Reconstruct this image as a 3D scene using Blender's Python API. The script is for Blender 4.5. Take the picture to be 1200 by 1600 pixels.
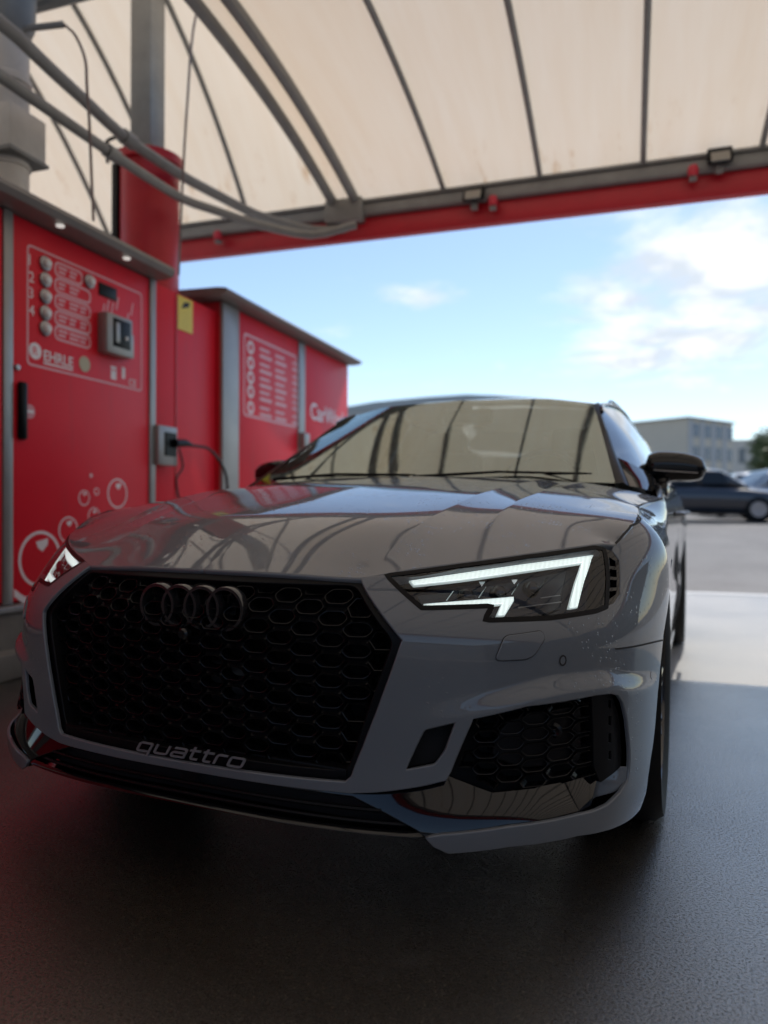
import bpy, bmesh, math, random
import numpy as np
from mathutils import Vector, Matrix
from mathutils.geometry import delaunay_2d_cdt
random.seed(7); rng = np.random.default_rng(7)
for o in list(bpy.data.objects): bpy.data.objects.remove(o)
scene = bpy.context.scene
COL = scene.collection

# ------------------------------------------------------------------ camera
CP = np.array([1.004, -1.294, .8565]); YAW, PIT, ROL, FPX = .4044, -.00724, .00484, 1152.5
def cam_basis(yaw=YAW):
    fw = np.array([-math.sin(yaw)*math.cos(PIT), math.cos(yaw)*math.cos(PIT), math.sin(PIT)])
    r = np.array([math.cos(yaw), math.sin(yaw), 0.]); u = np.cross(r, fw)
    return r*math.cos(ROL)+u*math.sin(ROL), -r*math.sin(ROL)+u*math.cos(ROL), fw
cr, cu, cf = cam_basis()
cam = bpy.data.cameras.new('camera'); camo = bpy.data.objects.new('camera', cam); COL.objects.link(camo)
camo.matrix_world = Matrix(((cr[0], cu[0], -cf[0], CP[0]), (cr[1], cu[1], -cf[1], CP[1]), (cr[2], cu[2], -cf[2], CP[2]), (0, 0, 0, 1)))
cam.sensor_fit = 'HORIZONTAL'; cam.sensor_width = 36.0; cam.lens = FPX/1200*36
cam.clip_start = .02; cam.clip_end = 3000
cam.dof.use_dof = True; cam.dof.focus_distance = 1.62; cam.dof.aperture_fstop = 34.575/13.5; cam.dof.aperture_blades = 0
scene.camera = camo
scene.render.resolution_x = 768; scene.render.resolution_y = 1024

# ------------------------------------------------------------------ sky, sun, exposure
BTH = .0833                                     # the wash bay is turned a little against the car
SUN_EL = math.radians(56); SUN_AZ = BTH - math.radians(8)      # measured from +Y towards -X
sd = Vector((-math.sin(SUN_AZ)*math.cos(SUN_EL), math.cos(SUN_AZ)*math.cos(SUN_EL), math.sin(SUN_EL)))
sun = bpy.data.lights.new('sun', 'SUN'); suno = bpy.data.objects.new('sun', sun); COL.objects.link(suno)
sun.energy = 3.0; sun.angle = math.radians(.6); sun.color = (1, .95, .87)
suno.rotation_euler = (-sd).to_track_quat('-Z', 'Y').to_euler(); suno.location = (0, 0, 30)
world = bpy.data.worlds.new('World'); scene.world = world; world.use_nodes = True
nt = world.node_tree; nt.nodes.clear()
def N(tree, typ, **kw):
    n = tree.nodes.new(typ)
    for k, v in kw.items():
        if k.startswith('i_'):
            key = k[2:]; n.inputs[int(key) if key.isdigit() else key.replace('_', ' ')].default_value = v
        else: setattr(n, k, v)
    return n
sky = N(nt, 'ShaderNodeTexSky', sky_type='NISHITA', sun_disc=False, sun_elevation=SUN_EL, sun_rotation=-SUN_AZ, altitude=100, air_density=1.0, dust_density=.3, ozone_density=1.2)
L = nt.links.new
tc = N(nt, 'ShaderNodeTexCoord'); sep = N(nt, 'ShaderNodeSeparateXYZ'); L(tc.outputs['Generated'], sep.inputs[0])
mx = N(nt, 'ShaderNodeMath', operation='MAXIMUM', i_1=.03); L(sep.outputs[2], mx.inputs[0])
ad = N(nt, 'ShaderNodeMath', operation='ADD', i_1=.12); L(mx.outputs[0], ad.inputs[0])
dx = N(nt, 'ShaderNodeMath', operation='DIVIDE'); L(sep.outputs[0], dx.inputs[0]); L(ad.outputs[0], dx.inputs[1])
dy = N(nt, 'ShaderNodeMath', operation='DIVIDE'); L(sep.outputs[1], dy.inputs[0]); L(ad.outputs[0], dy.inputs[1])
cb = N(nt, 'ShaderNodeCombineXYZ'); L(dx.outputs[0], cb.inputs[0]); L(dy.outputs[0], cb.inputs[1])
n1 = N(nt, 'ShaderNodeTexNoise', i_Scale=2.1, i_Detail=10.0, i_Roughness=.66, i_Distortion=.35); L(cb.outputs[0], n1.inputs['Vector'])
n2 = N(nt, 'ShaderNodeTexNoise', i_Scale=.55, i_Detail=3.0, i_Roughness=.5); mp = N(nt, 'ShaderNodeMapping'); mp.inputs['Location'].default_value = (3.7, 1.9, 0)
L(cb.outputs[0], mp.inputs[0]); L(mp.outputs[0], n2.inputs['Vector'])
sm = N(nt, 'ShaderNodeMath', operation='ADD'); L(n1.outputs[0], sm.inputs[0]); L(n2.outputs[0], sm.inputs[1])
# cumulus banks: one over the car park, a small one left of it
def bank(px, py, rad, amp, flat=1.):
    d = cf+cr*(px-600)/FPX-cu*(py-800)/FPX; d = d/np.linalg.norm(d)
    v0 = N(nt, 'ShaderNodeVectorMath', operation='SUBTRACT'); v0.inputs[1].default_value = tuple(d); L(tc.outputs['Generated'], v0.inputs[0])
    v1 = N(nt, 'ShaderNodeVectorMath', operation='MULTIPLY'); v1.inputs[1].default_value = (1, 1, flat); L(v0.outputs[0], v1.inputs[0])
    dt = N(nt, 'ShaderNodeVectorMath', operation='LENGTH'); L(v1.outputs[0], dt.inputs[0])
    mr = N(nt, 'ShaderNodeMapRange', interpolation_type='SMOOTHSTEP'); mr.inputs['From Min'].default_value = 0; mr.inputs['From Max'].default_value = rad
    mr.inputs['To Min'].default_value = amp; mr.inputs['To Max'].default_value = 0; L(dt.outputs['Value'], mr.inputs['Value'])
    return mr.outputs[0]
acc = sm.outputs[0]
for b in ((1120, 400, .25, .40, 1.3), (1050, 490, .26, .25, 2.0), (668, 460, .10, .30, 3.2), (870, 575, .14, .17, 4.), (1010, 605, .14, .09, 6.)):
    a = N(nt, 'ShaderNodeMath', operation='ADD'); L(acc, a.inputs[0]); L(bank(*b), a.inputs[1]); acc = a.outputs[0]
rp = N(nt, 'ShaderNodeMapRange', interpolation_type='SMOOTHSTEP'); rp.inputs['From Min'].default_value = 1.10; rp.inputs['From Max'].default_value = 1.46
L(acc, rp.inputs['Value'])
mixc = N(nt, 'ShaderNodeMix', data_type='RGBA'); L(rp.outputs[0], mixc.inputs[0]); L(sky.outputs[0], mixc.inputs[6]); cc = N(nt, 'ShaderNodeValToRGB'); cc.color_ramp.elements[0].position = .42; cc.color_ramp.elements[0].color = (4.3, 4.75, 5.3, 1); cc.color_ramp.elements[1].position = .62; cc.color_ramp.elements[1].color = (6.7, 6.8, 7.0, 1)
n3 = N(nt, 'ShaderNodeTexNoise', i_Scale=3.4, i_Detail=9.0, i_Roughness=.6, i_Distortion=.5); L(cb.outputs[0], n3.inputs['Vector']); L(n3.outputs[0], cc.inputs[0]); L(cc.outputs[0], mixc.inputs[7])
bg = N(nt, 'ShaderNodeBackground'); bg.inputs[1].default_value = .15; L(mixc.outputs[2], bg.inputs[0])
wo = N(nt, 'ShaderNodeOutputWorld'); L(bg.outputs[0], wo.inputs[0])
vs = scene.view_settings; vs.view_transform = 'Standard'; vs.look = 'None'; vs.gamma = 1; vs.use_curve_mapping = False; vs.exposure = .25

# ------------------------------------------------------------------ helpers
def setp(o, label=None, cat=None, group=None, kind=None):
    if label: o['label'] = label
    if cat: o['category'] = cat
    if group: o['group'] = group
    if kind: o['kind'] = kind
    return o
def thing(name, loc=(0, 0, 0), rz=0., label=None, cat=None, group=None):
    o = bpy.data.objects.new(name, None); COL.objects.link(o); o.location = loc; o.rotation_euler = (0, 0, rz)
    o.empty_display_size = .1
    return setp(o, label, cat, group)
def link(name, me, mat, parent=None, world=False):
    o = bpy.data.objects.new(name, me); COL.objects.link(o)
    if mat is not None:
        for m in (mat if isinstance(mat, (list, tuple)) else [mat]): me.materials.append(m)
    if parent is not None:
        o.parent = parent
        if world and parent.parent is None: o.matrix_parent_inverse = Matrix.LocRotScale(parent.location, parent.rotation_euler, None).inverted()
    return o
def rotz(v, a):
    v = np.asarray(v, float); c, s = math.cos(a), math.sin(a); r = v.copy(); r[..., 0] = c*v[..., 0]-s*v[..., 1]; r[..., 1] = s*v[..., 0]+c*v[..., 1]; return r
class MB:
    def __init__(s): s.v = []; s.f = []
    def add(s, vs, fs):
        k = len(s.v); s.v += [tuple(map(float, p)) for p in vs]; s.f += [tuple(i+k for i in f) for f in fs]; return s
    def box(s, c, d, rz=0., rx=0., ry=0., bev=0.):
        hx, hy, hz = d[0]/2, d[1]/2, d[2]/2
        if bev > 0:
            b = min(bev, hx*.9, hy*.9, hz*.9); bm = bmesh.new(); bmesh.ops.create_cube(bm, size=1)
            for v in bm.verts: v.co = Vector((v.co.x*d[0], v.co.y*d[1], v.co.z*d[2]))
            bmesh.ops.bevel(bm, geom=bm.edges[:], offset=b, segments=2, affect='EDGES', profile=.5)
            vs = np.array([v.co[:] for v in bm.verts]); bm.verts.ensure_lookup_table(); fs = [[v.index for v in f.verts] for f in bm.faces]; bm.free()
        else:
            vs = np.array([(x, y, z) for x in (-hx, hx) for y in (-hy, hy) for z in (-hz, hz)])
            fs = [(0, 1, 3, 2), (4, 6, 7, 5), (0, 4, 5, 1), (2, 3, 7, 6), (0, 2, 6, 4), (1, 5, 7, 3)]
        R = np.array(Matrix.Rotation(rz, 3, 'Z') @ Matrix.Rotation(ry, 3, 'Y') @ Matrix.Rotation(rx, 3, 'X'))
        return s.add(vs @ R.T+np.array(c), fs)
    def tube(s, path, r, seg=10, cap=True, ry=None, closed=False):
        P = np.array(path, float); n = len(P); rr = np.broadcast_to(np.asarray(r, float), (n,))
        T = np.gradient(P, axis=0) if not closed else (np.roll(P, -1, 0)-np.roll(P, 1, 0)); T /= np.linalg.norm(T, axis=1)[:, None]+1e-12
        up = np.array([0, 0, 1.]) if abs(T[0][2]) < .9 else np.array([1., 0, 0]); vs = []
        a = np.cross(T[0], up); a /= np.linalg.norm(a)
        for i in range(n):
            a = a-T[i]*(a@T[i]); a /= np.linalg.norm(a); b = np.cross(T[i], a)
            for k in range(seg):
                t = 2*math.pi*k/seg; vs.append(P[i]+rr[i]*(a*math.cos(t)+b*math.sin(t)))
        fs = []
        for i in range(n if closed else n-1):
            j = (i+1) % n
            for k in range(seg):
                l = (k+1) % seg; fs.append((i*seg+k, i*seg+l, j*seg+l, j*seg+k))
        if cap and not closed: fs += [tuple(range(seg))[::-1], tuple((n-1)*seg+k for k in range(seg))]
        return s.add(vs, fs)
    def lathe(s, prof, c, axis='Z', seg=24, closed=False, cap=True):   # prof: (radius, height)
        n = len(prof); vs = []
        for k in range(seg):
            t = 2*math.pi*k/seg
            for r, h in prof:
                p = (r*math.cos(t), r*math.sin(t), h)
                if axis == 'X': p = (h, p[0], p[1])
                elif axis == 'Y': p = (p[1], h, p[0])
                vs.append((p[0]+c[0], p[1]+c[1], p[2]+c[2]))
        fs = []
        for k in range(seg):
            l = (k+1) % seg
            for i in range(n if closed else n-1):
                j = (i+1) % n; fs.append((k*n+i, l*n+i, l*n+j, k*n+j))
        if not closed and cap:
            if prof[0][0] > 1e-4: fs.append(tuple(k*n for k in range(seg))[::-1])
            if prof[-1][0] > 1e-4: fs.append(tuple(k*n+n-1 for k in range(seg)))
        return s.add(vs, fs)
    def prism(s, poly, h0, h1, fn):          # poly 2-d, extruded; fn(u, v, h) -> xyz
        n = len(poly); vs = [fn(u, v, h0) for u, v in poly]+[fn(u, v, h1) for u, v in poly]
        fs = [tuple(range(n))[::-1], tuple(range(n, 2*n))]+[(i, (i+1) % n, n+(i+1) % n, n+i) for i in range(n)]
        return s.add(vs, fs)
    def grid(s, G, closeu=False, closev=False):
        G = np.asarray(G, float); a, b = G.shape[:2]; fs = []
        for i in range(a if closeu else a-1):
            for j in range(b if closev else b-1):
                i2, j2 = (i+1) % a, (j+1) % b; fs.append((i*b+j, i2*b+j, i2*b+j2, i*b+j2))
        return s.add(G.reshape(-1, 3), fs)
    def build(s, name, mat, parent=None, ang=35, world=False, off=None, fixn=True, mirror=False, weld=False):
        v = np.array(s.v)
        if off is not None: v = v+np.array(off)
        f = list(s.f)
        if mirror:
            k = len(v); v = np.vstack([v, v*np.array([-1, 1, 1])]); f = f+[tuple(i+k for i in q[::-1]) for q in s.f]
        me = bpy.data.meshes.new(name); me.from_pydata(v.tolist(), [], f)
        if fixn or weld:
            bm = bmesh.new(); bm.from_mesh(me)
            if weld: bmesh.ops.remove_doubles(bm, verts=bm.verts, dist=1e-4)
            if fixn: bmesh.ops.recalc_face_normals(bm, faces=bm.faces)
            bm.to_mesh(me); bm.free()
        if ang:
            me.shade_smooth(); me.set_sharp_from_angle(angle=math.radians(ang))
        return link(name, me, mat, parent, world)
def pchip(xs, ys):
    xs = np.array(xs, float); ys = np.array(ys, float); h = np.diff(xs); d = np.diff(ys)/h
    m = np.zeros(len(xs)); m[0] = d[0]; m[-1] = d[-1]
    for i in range(1, len(xs)-1):
        if d[i-1]*d[i] > 0:
            w1 = 2*h[i]+h[i-1]; w2 = h[i]+2*h[i-1]; m[i] = (w1+w2)/(w1/d[i-1]+w2/d[i])
    def f(x):
        x = np.asarray(x, float); xc = np.clip(x, xs[0], xs[-1]); k = np.clip(np.searchsorted(xs, xc)-1, 0, len(h)-1)
        t = (xc-xs[k])/h[k]
        return (ys[k]*(1+2*t)*(1-t)**2+h[k]*m[k]*t*(1-t)**2+ys[k+1]*t*t*(3-2*t)+h[k]*m[k+1]*t*t*(t-1))+np.where(x < xs[0], m[0]*(x-xs[0]), 0)+np.where(x > xs[-1], m[-1]*(x-xs[-1]), 0)
    return f
def curve3(pts, n):
    pts = np.array(pts, float); t = np.concatenate([[0], np.cumsum(np.linalg.norm(np.diff(pts, axis=0), axis=1))]); q = np.linspace(0, t[-1], n)
    return np.stack([pchip(t, pts[:, k])(q) for k in range(pts.shape[1])], 1)
def sst(a, b, x): t = np.clip((x-a)/(b-a), 0, 1); return t*t*(3-2*t)
def rnd(poly, r, only=None):            # round the corners of a closed 2-d polygon
    P = [np.array(p, float) for p in poly]; n = len(P); out = []
    for i in range(n):
        rr = r if only is None else only.get(i, 0)
        if rr <= 0: out.append(P[i]); continue
        a, b, c = P[i-1], P[i], P[(i+1) % n]; d1 = a-b; d2 = c-b; l1, l2 = np.linalg.norm(d1), np.linalg.norm(d2); q = min(rr, l1*.45, l2*.45)
        p0 = b+d1/l1*q; p2 = b+d2/l2*q
        for t in (0, .25, .5, .75, 1): out.append(p0*(1-t)**2+2*b*t*(1-t)+p2*t*t)
    return out
def inpoly(pts, poly):
    pts = np.asarray(pts); poly = np.asarray(poly); x, y = pts[:, 0], pts[:, 1]; r = np.zeros(len(pts), bool); j = len(poly)-1
    for i in range(len(poly)):
        xi, yi = poly[i]; xj, yj = poly[j]
        if yi != yj:
            c = ((yi > y) != (yj > y)) & (x < (xj-xi)*(y-yi)/(yj-yi)+xi); r ^= c
        j = i
    return r
def resample(poly, h, closed=True):
    P = [np.array(p, float) for p in poly]; out = []; n = len(P)
    for i in range(n if closed else n-1):
        a, b = P[i], P[(i+1) % n]; k = max(1, int(math.ceil(np.linalg.norm(b-a)/h)))
        for j in range(k): out.append(a+(b-a)*j/k)
    if not closed: out.append(P[-1])
    return np.array(out)
# ------------------------------------------------------------------ materials
def mat(name, col, rough=.5, metal=0., coat=0., spec=.5, emit=None, est=0., var=0., vscale=8., bump=0., bscale=60., rvar=0., coat_r=.03, tint=None):
    m = bpy.data.materials.new(name); m.use_nodes = True; t = m.node_tree; b = t.nodes['Principled BSDF']
    c = tuple(col)+(1,) if len(col) == 3 else col
    b.inputs['Base Color'].default_value = c; b.inputs['Roughness'].default_value = rough; b.inputs['Metallic'].default_value = metal
    b.inputs['Coat Weight'].default_value = coat; b.inputs['Coat Roughness'].default_value = coat_r; b.inputs['Specular IOR Level'].default_value = spec
    if emit: b.inputs['Emission Color'].default_value = tuple(emit)+(1,); b.inputs['Emission Strength'].default_value = est
    co = N(t, 'ShaderNodeTexCoord')
    if var or rvar:
        nz = N(t, 'ShaderNodeTexNoise', i_Scale=vscale, i_Detail=6.0, i_Roughness=.62); t.links.new(co.outputs['Object'], nz.inputs['Vector'])
        if var:
            mi = N(t, 'ShaderNodeMix', data_type='RGBA'); mi.inputs[6].default_value = tuple(x*(1-var) for x in c[:3])+(1,); mi.inputs[7].default_value = (tuple(min(1, x*(1+var)) for x in c[:3]) if tint is None else tuple(tint))+(1,)
            t.links.new(nz.outputs[0], mi.inputs[0]); t.links.new(mi.outputs[2], b.inputs['Base Color'])
        if rvar:
            mr = N(t, 'ShaderNodeMapRange'); mr.inputs['From Min'].default_value = .3; mr.inputs['From Max'].default_value = .7; mr.inputs['To Min'].default_value = max(.01, rough-rvar); mr.inputs['To Max'].default_value = min(1, rough+rvar)
            t.links.new(nz.outputs[0], mr.inputs['Value']); t.links.new(mr.outputs[0], b.inputs['Roughness'])
    if bump:
        nb = N(t, 'ShaderNodeTexNoise', i_Scale=bscale, i_Detail=4.0); t.links.new(co.outputs['Object'], nb.inputs['Vector'])
        bu = N(t, 'ShaderNodeBump', i_Strength=bump, i_Distance=.002); t.links.new(nb.outputs[0], bu.inputs['Height']); t.links.new(bu.outputs[0], b.inputs['Normal'])
    return m
def m_paint(name, col, drops=.9):
    m = mat(name, col, rough=.45, coat=1.0, spec=.12, coat_r=.02); t = m.node_tree; b = t.nodes['Principled BSDF']; b.inputs['Coat IOR'].default_value = 1.5
    co = N(t, 'ShaderNodeTexCoord')
    # fine water beads: domes from Voronoi cells, kept only where a noise says the panel is still wet
    vo = N(t, 'ShaderNodeTexVoronoi', i_Scale=120.0, i_Randomness=1.0); t.links.new(co.outputs['Object'], vo.inputs['Vector'])
    mr = N(t, 'ShaderNodeMapRange', interpolation_type='SMOOTHSTEP'); mr.inputs['From Min'].default_value = .12; mr.inputs['From Max'].default_value = .32; mr.inputs['To Min'].default_value = 1; mr.inputs['To Max'].default_value = 0
    t.links.new(vo.outputs['Distance'], mr.inputs['Value'])
    sp = N(t, 'ShaderNodeSeparateColor'); t.links.new(vo.outputs['Color'], sp.inputs[0])
    nz = N(t, 'ShaderNodeTexNoise', i_Scale=7.0, i_Detail=4.0, i_Roughness=.6); t.links.new(co.outputs['Object'], nz.inputs['Vector'])
    w = N(t, 'ShaderNodeMapRange'); w.inputs['From Min'].default_value = .50; w.inputs['From Max'].default_value = .62; t.links.new(nz.outputs[0], w.inputs['Value'])
    gt = N(t, 'ShaderNodeMath', operation='GREATER_THAN', i_1=.62); t.links.new(sp.outputs[0], gt.inputs[0])
    a = N(t, 'ShaderNodeMath', operation='MULTIPLY'); t.links.new(mr.outputs[0], a.inputs[0]); t.links.new(gt.outputs[0], a.inputs[1])
    a2 = N(t, 'ShaderNodeMath', operation='MULTIPLY'); t.links.new(a.outputs[0], a2.inputs[0]); t.links.new(w.outputs[0], a2.inputs[1])
    bu = N(t, 'ShaderNodeBump', i_Strength=drops, i_Distance=.0012); t.links.new(a2.outputs[0], bu.inputs['Height']); t.links.new(bu.outputs[0], b.inputs['Coat Normal'])
    return m
def m_glass(name, tint=(.9, .95, .92), ior=1.5, rough=.0, bead=0., gcol=(1., 1., 1.)):
    m = bpy.data.materials.new(name); m.use_nodes = True; t = m.node_tree; t.nodes.clear()
    tr = N(t, 'ShaderNodeBsdfTransparent'); tr.inputs[0].default_value = tint+(1,); gl = N(t, 'ShaderNodeBsdfAnisotropic'); gl.inputs['Roughness'].default_value = rough; gl.inputs['Color'].default_value = gcol+(1,)
    fr = N(t, 'ShaderNodeFresnel', i_IOR=ior); mi = N(t, 'ShaderNodeMixShader'); o = N(t, 'ShaderNodeOutputMaterial')
    t.links.new(fr.outputs[0], mi.inputs[0]); t.links.new(tr.outputs[0], mi.inputs[1]); t.links.new(gl.outputs[0], mi.inputs[2]); t.links.new(mi.outputs[0], o.inputs[0])
    if bead:
        co = N(t, 'ShaderNodeTexCoord'); vo = N(t, 'ShaderNodeTexVoronoi', i_Scale=170.0); t.links.new(co.outputs['Object'], vo.inputs['Vector'])
        mr = N(t, 'ShaderNodeMapRange', interpolation_type='SMOOTHSTEP'); mr.inputs['From Min'].default_value = .1; mr.inputs['From Max'].default_value = .3; mr.inputs['To Min'].default_value = 1; mr.inputs['To Max'].default_value = 0
        t.links.new(vo.outputs['Distance'], mr.inputs['Value'])
        sp = N(t, 'ShaderNodeSeparateColor'); t.links.new(vo.outputs['Color'], sp.inputs[0]); gt = N(t, 'ShaderNodeMath', operation='GREATER_THAN', i_1=.72); t.links.new(sp.outputs[0], gt.inputs[0])
        a = N(t, 'ShaderNodeMath', operation='MULTIPLY'); t.links.new(mr.outputs[0], a.inputs[0]); t.links.new(gt.outputs[0], a.inputs[1])
        bu = N(t, 'ShaderNodeBump', i_Strength=bead, i_Distance=.0012); t.links.new(a.outputs[0], bu.inputs['Height']); t.links.new(bu.outputs[0], gl.inputs['Normal']); t.links.new(bu.outputs[0], fr.inputs['Normal'])
    return m
def m_emit(name, col, st):
    m = mat(name, (.8, .8, .8), rough=.3, emit=col, est=st); return m
M = {}
M['paint'] = m_paint('grey_paint', (.114, .127, .146))
M['black'] = mat('gloss_black', (.004, .004, .005), rough=.04, spec=.5)
M['ring'] = mat('ring_black', (.016, .016, .018), rough=.16, spec=.6, coat=.6)
M['blackp'] = mat('satin_black', (.004, .004, .005), rough=.35, spec=.14, var=.3, vscale=30)
M['mesh'] = mat('grille_black', (.004, .004, .005), rough=.26, spec=.27)
M['dark'] = mat('void_black', (.004, .004, .005), rough=.8)
M['rubber'] = mat('tyre_rubber', (.006, .006, .0065), rough=.6, spec=.2, var=.4, vscale=40, bump=.3, bscale=120)
M['rim'] = mat('rim_black', (.012, .012, .014), rough=.25, coat=.8)
M['steel'] = mat('brushed_steel', (.35, .35, .36), rough=.35, metal=1., var=.2)
M['silver'] = mat('silver_script', (.25, .26, .28), rough=.45, metal=.6)
M['lens'] = m_glass('headlamp_lens', (.90, .94, 1.), 1.5, 0., bead=.35)
M['wind'] = m_glass('windscreen_glass', (.8, .87, .8), 3.6, .0, bead=.18, gcol=(.90, 1., .92))
M['sideglass'] = m_glass('side_glass', (.25, .3, .3), 1.9)
M['drl'] = m_emit('running_light', (.90, 1., .90), .72)
def drl_mat():
    m = m_emit('running_light', (.90, 1., .90), .72); t = m.node_tree; b = t.nodes['Principled BSDF']; co = N(t, 'ShaderNodeTexCoord')
    wv = N(t, 'ShaderNodeTexWave', i_Scale=38.0, i_Distortion=.6); t.links.new(co.outputs['Object'], wv.inputs['Vector'])
    nz = N(t, 'ShaderNodeTexNoise', i_Scale=22.0); t.links.new(co.outputs['Object'], nz.inputs['Vector'])
    ad = N(t, 'ShaderNodeMath', operation='MULTIPLY'); t.links.new(wv.outputs['Fac'], ad.inputs[0]); t.links.new(nz.outputs[0], ad.inputs[1])
    mr = N(t, 'ShaderNodeMapRange'); mr.inputs['To Min'].default_value = .62; mr.inputs['To Max'].default_value = .86; mr.inputs['From Max'].default_value = .6; t.links.new(ad.outputs[0], mr.inputs['Value']); t.links.new(mr.outputs[0], b.inputs['Emission Strength']); return m
M['drl'] = drl_mat(); M['drlo'] = m_emit('running_light_edge', (.82, .95, .88), .30)
M['lampin'] = mat('lamp_interior', (.006, .010, .022), rough=.25, spec=.3)
M['chrome'] = mat('lamp_reflector', (.6, .62, .65), rough=.12, metal=1.)
M['gap'] = mat('panel_gap', (.006, .006, .007), rough=.7)
M['cloth'] = mat('interior_trim', (.16, .16, .155), rough=.8, var=.3, vscale=20)
M['red'] = mat('red_panel', (.74, .012, .030), rough=.45, spec=.25, coat=.0, var=.10, vscale=2.5, bump=.04, bscale=5)
_t = M['red'].node_tree; _b = _t.nodes['Principled BSDF']; _l = _b.inputs['Base Color'].links[0].from_socket
_co = N(_t, 'ShaderNodeTexCoord'); _mp = N(_t, 'ShaderNodeMapping'); _mp.inputs['Scale'].default_value = (9, 9, .8); _t.links.new(_co.outputs['Object'], _mp.inputs[0])
_nz = N(_t, 'ShaderNodeTexNoise', i_Scale=2.0, i_Detail=7.0, i_Roughness=.7); _t.links.new(_mp.outputs[0], _nz.inputs['Vector'])
_mr = N(_t, 'ShaderNodeMapRange'); _mr.inputs['From Min'].default_value = .52; _mr.inputs['From Max'].default_value = .8; _mr.inputs['To Max'].default_value = .35; _t.links.new(_nz.outputs[0], _mr.inputs['Value'])
_mi = N(_t, 'ShaderNodeMix', data_type='RGBA'); _t.links.new(_mr.outputs[0], _mi.inputs[0]); _t.links.new(_l, _mi.inputs[6]); _mi.inputs[7].default_value = (.40, .05, .055, 1); _t.links.new(_mi.outputs[2], _b.inputs['Base Color'])
M['redm'] = mat('red_steel', (.55, .012, .026), rough=.4, var=.2, vscale=6)
M['alu'] = mat('grey_aluminium', (.30, .29, .28), rough=.42, metal=.55, var=.15, vscale=6)
M['roofp'] = mat('cabinet_roof', (.20, .185, .175), rough=.45, metal=.3, var=.2, vscale=5)
M['galv'] = mat('galvanised_steel', (.27, .27, .26), rough=.5, metal=.2, var=.28, vscale=9)
M['galvl'] = mat('galvanised_duct', (.72, .68, .62), rough=.5, metal=.0, var=.2, vscale=10)
M['print'] = mat('white_print', (.80, .70, .71), rough=.4)
M['printd'] = mat('faded_print', (.74, .36, .39), rough=.4)
M['white'] = mat('white_plastic', (.75, .73, .71), rough=.3)
M['yellow'] = mat('yellow_sticker', (.75, .58, .01), rough=.4, var=.1)
M['kerb'] = mat('concrete_kerb', (.16, .145, .125), rough=.75, var=.35, vscale=7, bump=.5, bscale=70)
M['lampwhite'] = m_emit('spot_led', (1, .97, .9), .45)
M['floodglass'] = mat('flood_glass', (.28, .26, .22), rough=.2)
M['lampred'] = mat('red_plastic', (.6, .02, .05), rough=.35)
M['cable'] = mat('cable_black', (.012, .012, .012), rough=.6)
M['hose'] = mat('hose_grey', (.22, .16, .15), rough=.55)
def m_membrane():
    m = bpy.data.materials.new('canopy_fabric'); m.use_nodes = True; t = m.node_tree; t.nodes.clear()
    co = N(t, 'ShaderNodeTexCoord'); mp = N(t, 'ShaderNodeMapping'); mp.inputs['Scale'].default_value = (5.5, .5, .6); t.links.new(co.outputs['Object'], mp.inputs[0])
    nz = N(t, 'ShaderNodeTexNoise', i_Scale=1.6, i_Detail=6.0, i_Roughness=.6); t.links.new(mp.outputs[0], nz.inputs['Vector'])
    cr_ = N(t, 'ShaderNodeValToRGB'); t.links.new(nz.outputs[0], cr_.inputs[0])
    cr_.color_ramp.elements[0].position = .3; cr_.color_ramp.elements[0].color = (.90, .735, .555, 1); cr_.color_ramp.elements[1].position = .7; cr_.color_ramp.elements[1].color = (.94, .80, .635, 1)
    # rusty run-off stains gathered along the gutter edge
    mp2 = N(t, 'ShaderNodeMapping'); mp2.inputs['Scale'].default_value = (3.2, .7, 1); t.links.new(co.outputs['Object'], mp2.inputs[0])
    n2 = N(t, 'ShaderNodeTexNoise', i_Scale=2.2, i_Detail=5.0, i_Roughness=.7); t.links.new(mp2.outputs[0], n2.inputs['Vector'])
    sp = N(t, 'ShaderNodeSeparateXYZ'); t.links.new(co.outputs['Object'], sp.inputs[0])
    ab = N(t, 'ShaderNodeMath', operation='ABSOLUTE'); t.links.new(sp.outputs[1], ab.inputs[0])
    er = N(t, 'ShaderNodeMapRange'); er.inputs['From Min'].default_value = 1.7; er.inputs['From Max'].default_value = 2.42; t.links.new(ab.outputs[0], er.inputs['Value'])
    s2 = N(t, 'ShaderNodeMapRange'); s2.inputs['From Min'].default_value = .58; s2.inputs['From Max'].default_value = .72; t.links.new(n2.outputs[0], s2.inputs['Value'])
    mu = N(t, 'ShaderNodeMath', operation='MULTIPLY'); t.links.new(er.outputs[0], mu.inputs[0]); t.links.new(s2.outputs[0], mu.inputs[1])
    mi = N(t, 'ShaderNodeMix', data_type='RGBA'); t.links.new(mu.outputs[0], mi.inputs[0]); t.links.new(cr_.outputs[0], mi.inputs[6]); mi.inputs[7].default_value = (.62, .36, .16, 1)
    df = N(t, 'ShaderNodeBsdfDiffuse'); tr = N(t, 'ShaderNodeBsdfTranslucent'); ms = N(t, 'ShaderNodeMixShader', i_0=.42); o = N(t, 'ShaderNodeOutputMaterial')
    t.links.new(mi.outputs[2], df.inputs[0]); t.links.new(mi.outputs[2], tr.inputs[0]); t.links.new(df.outputs[0], ms.inputs[1]); t.links.new(tr.outputs[0], ms.inputs[2]); t.links.new(ms.outputs[0], o.inputs[0])
    return m
M['fabric'] = m_membrane()
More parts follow.
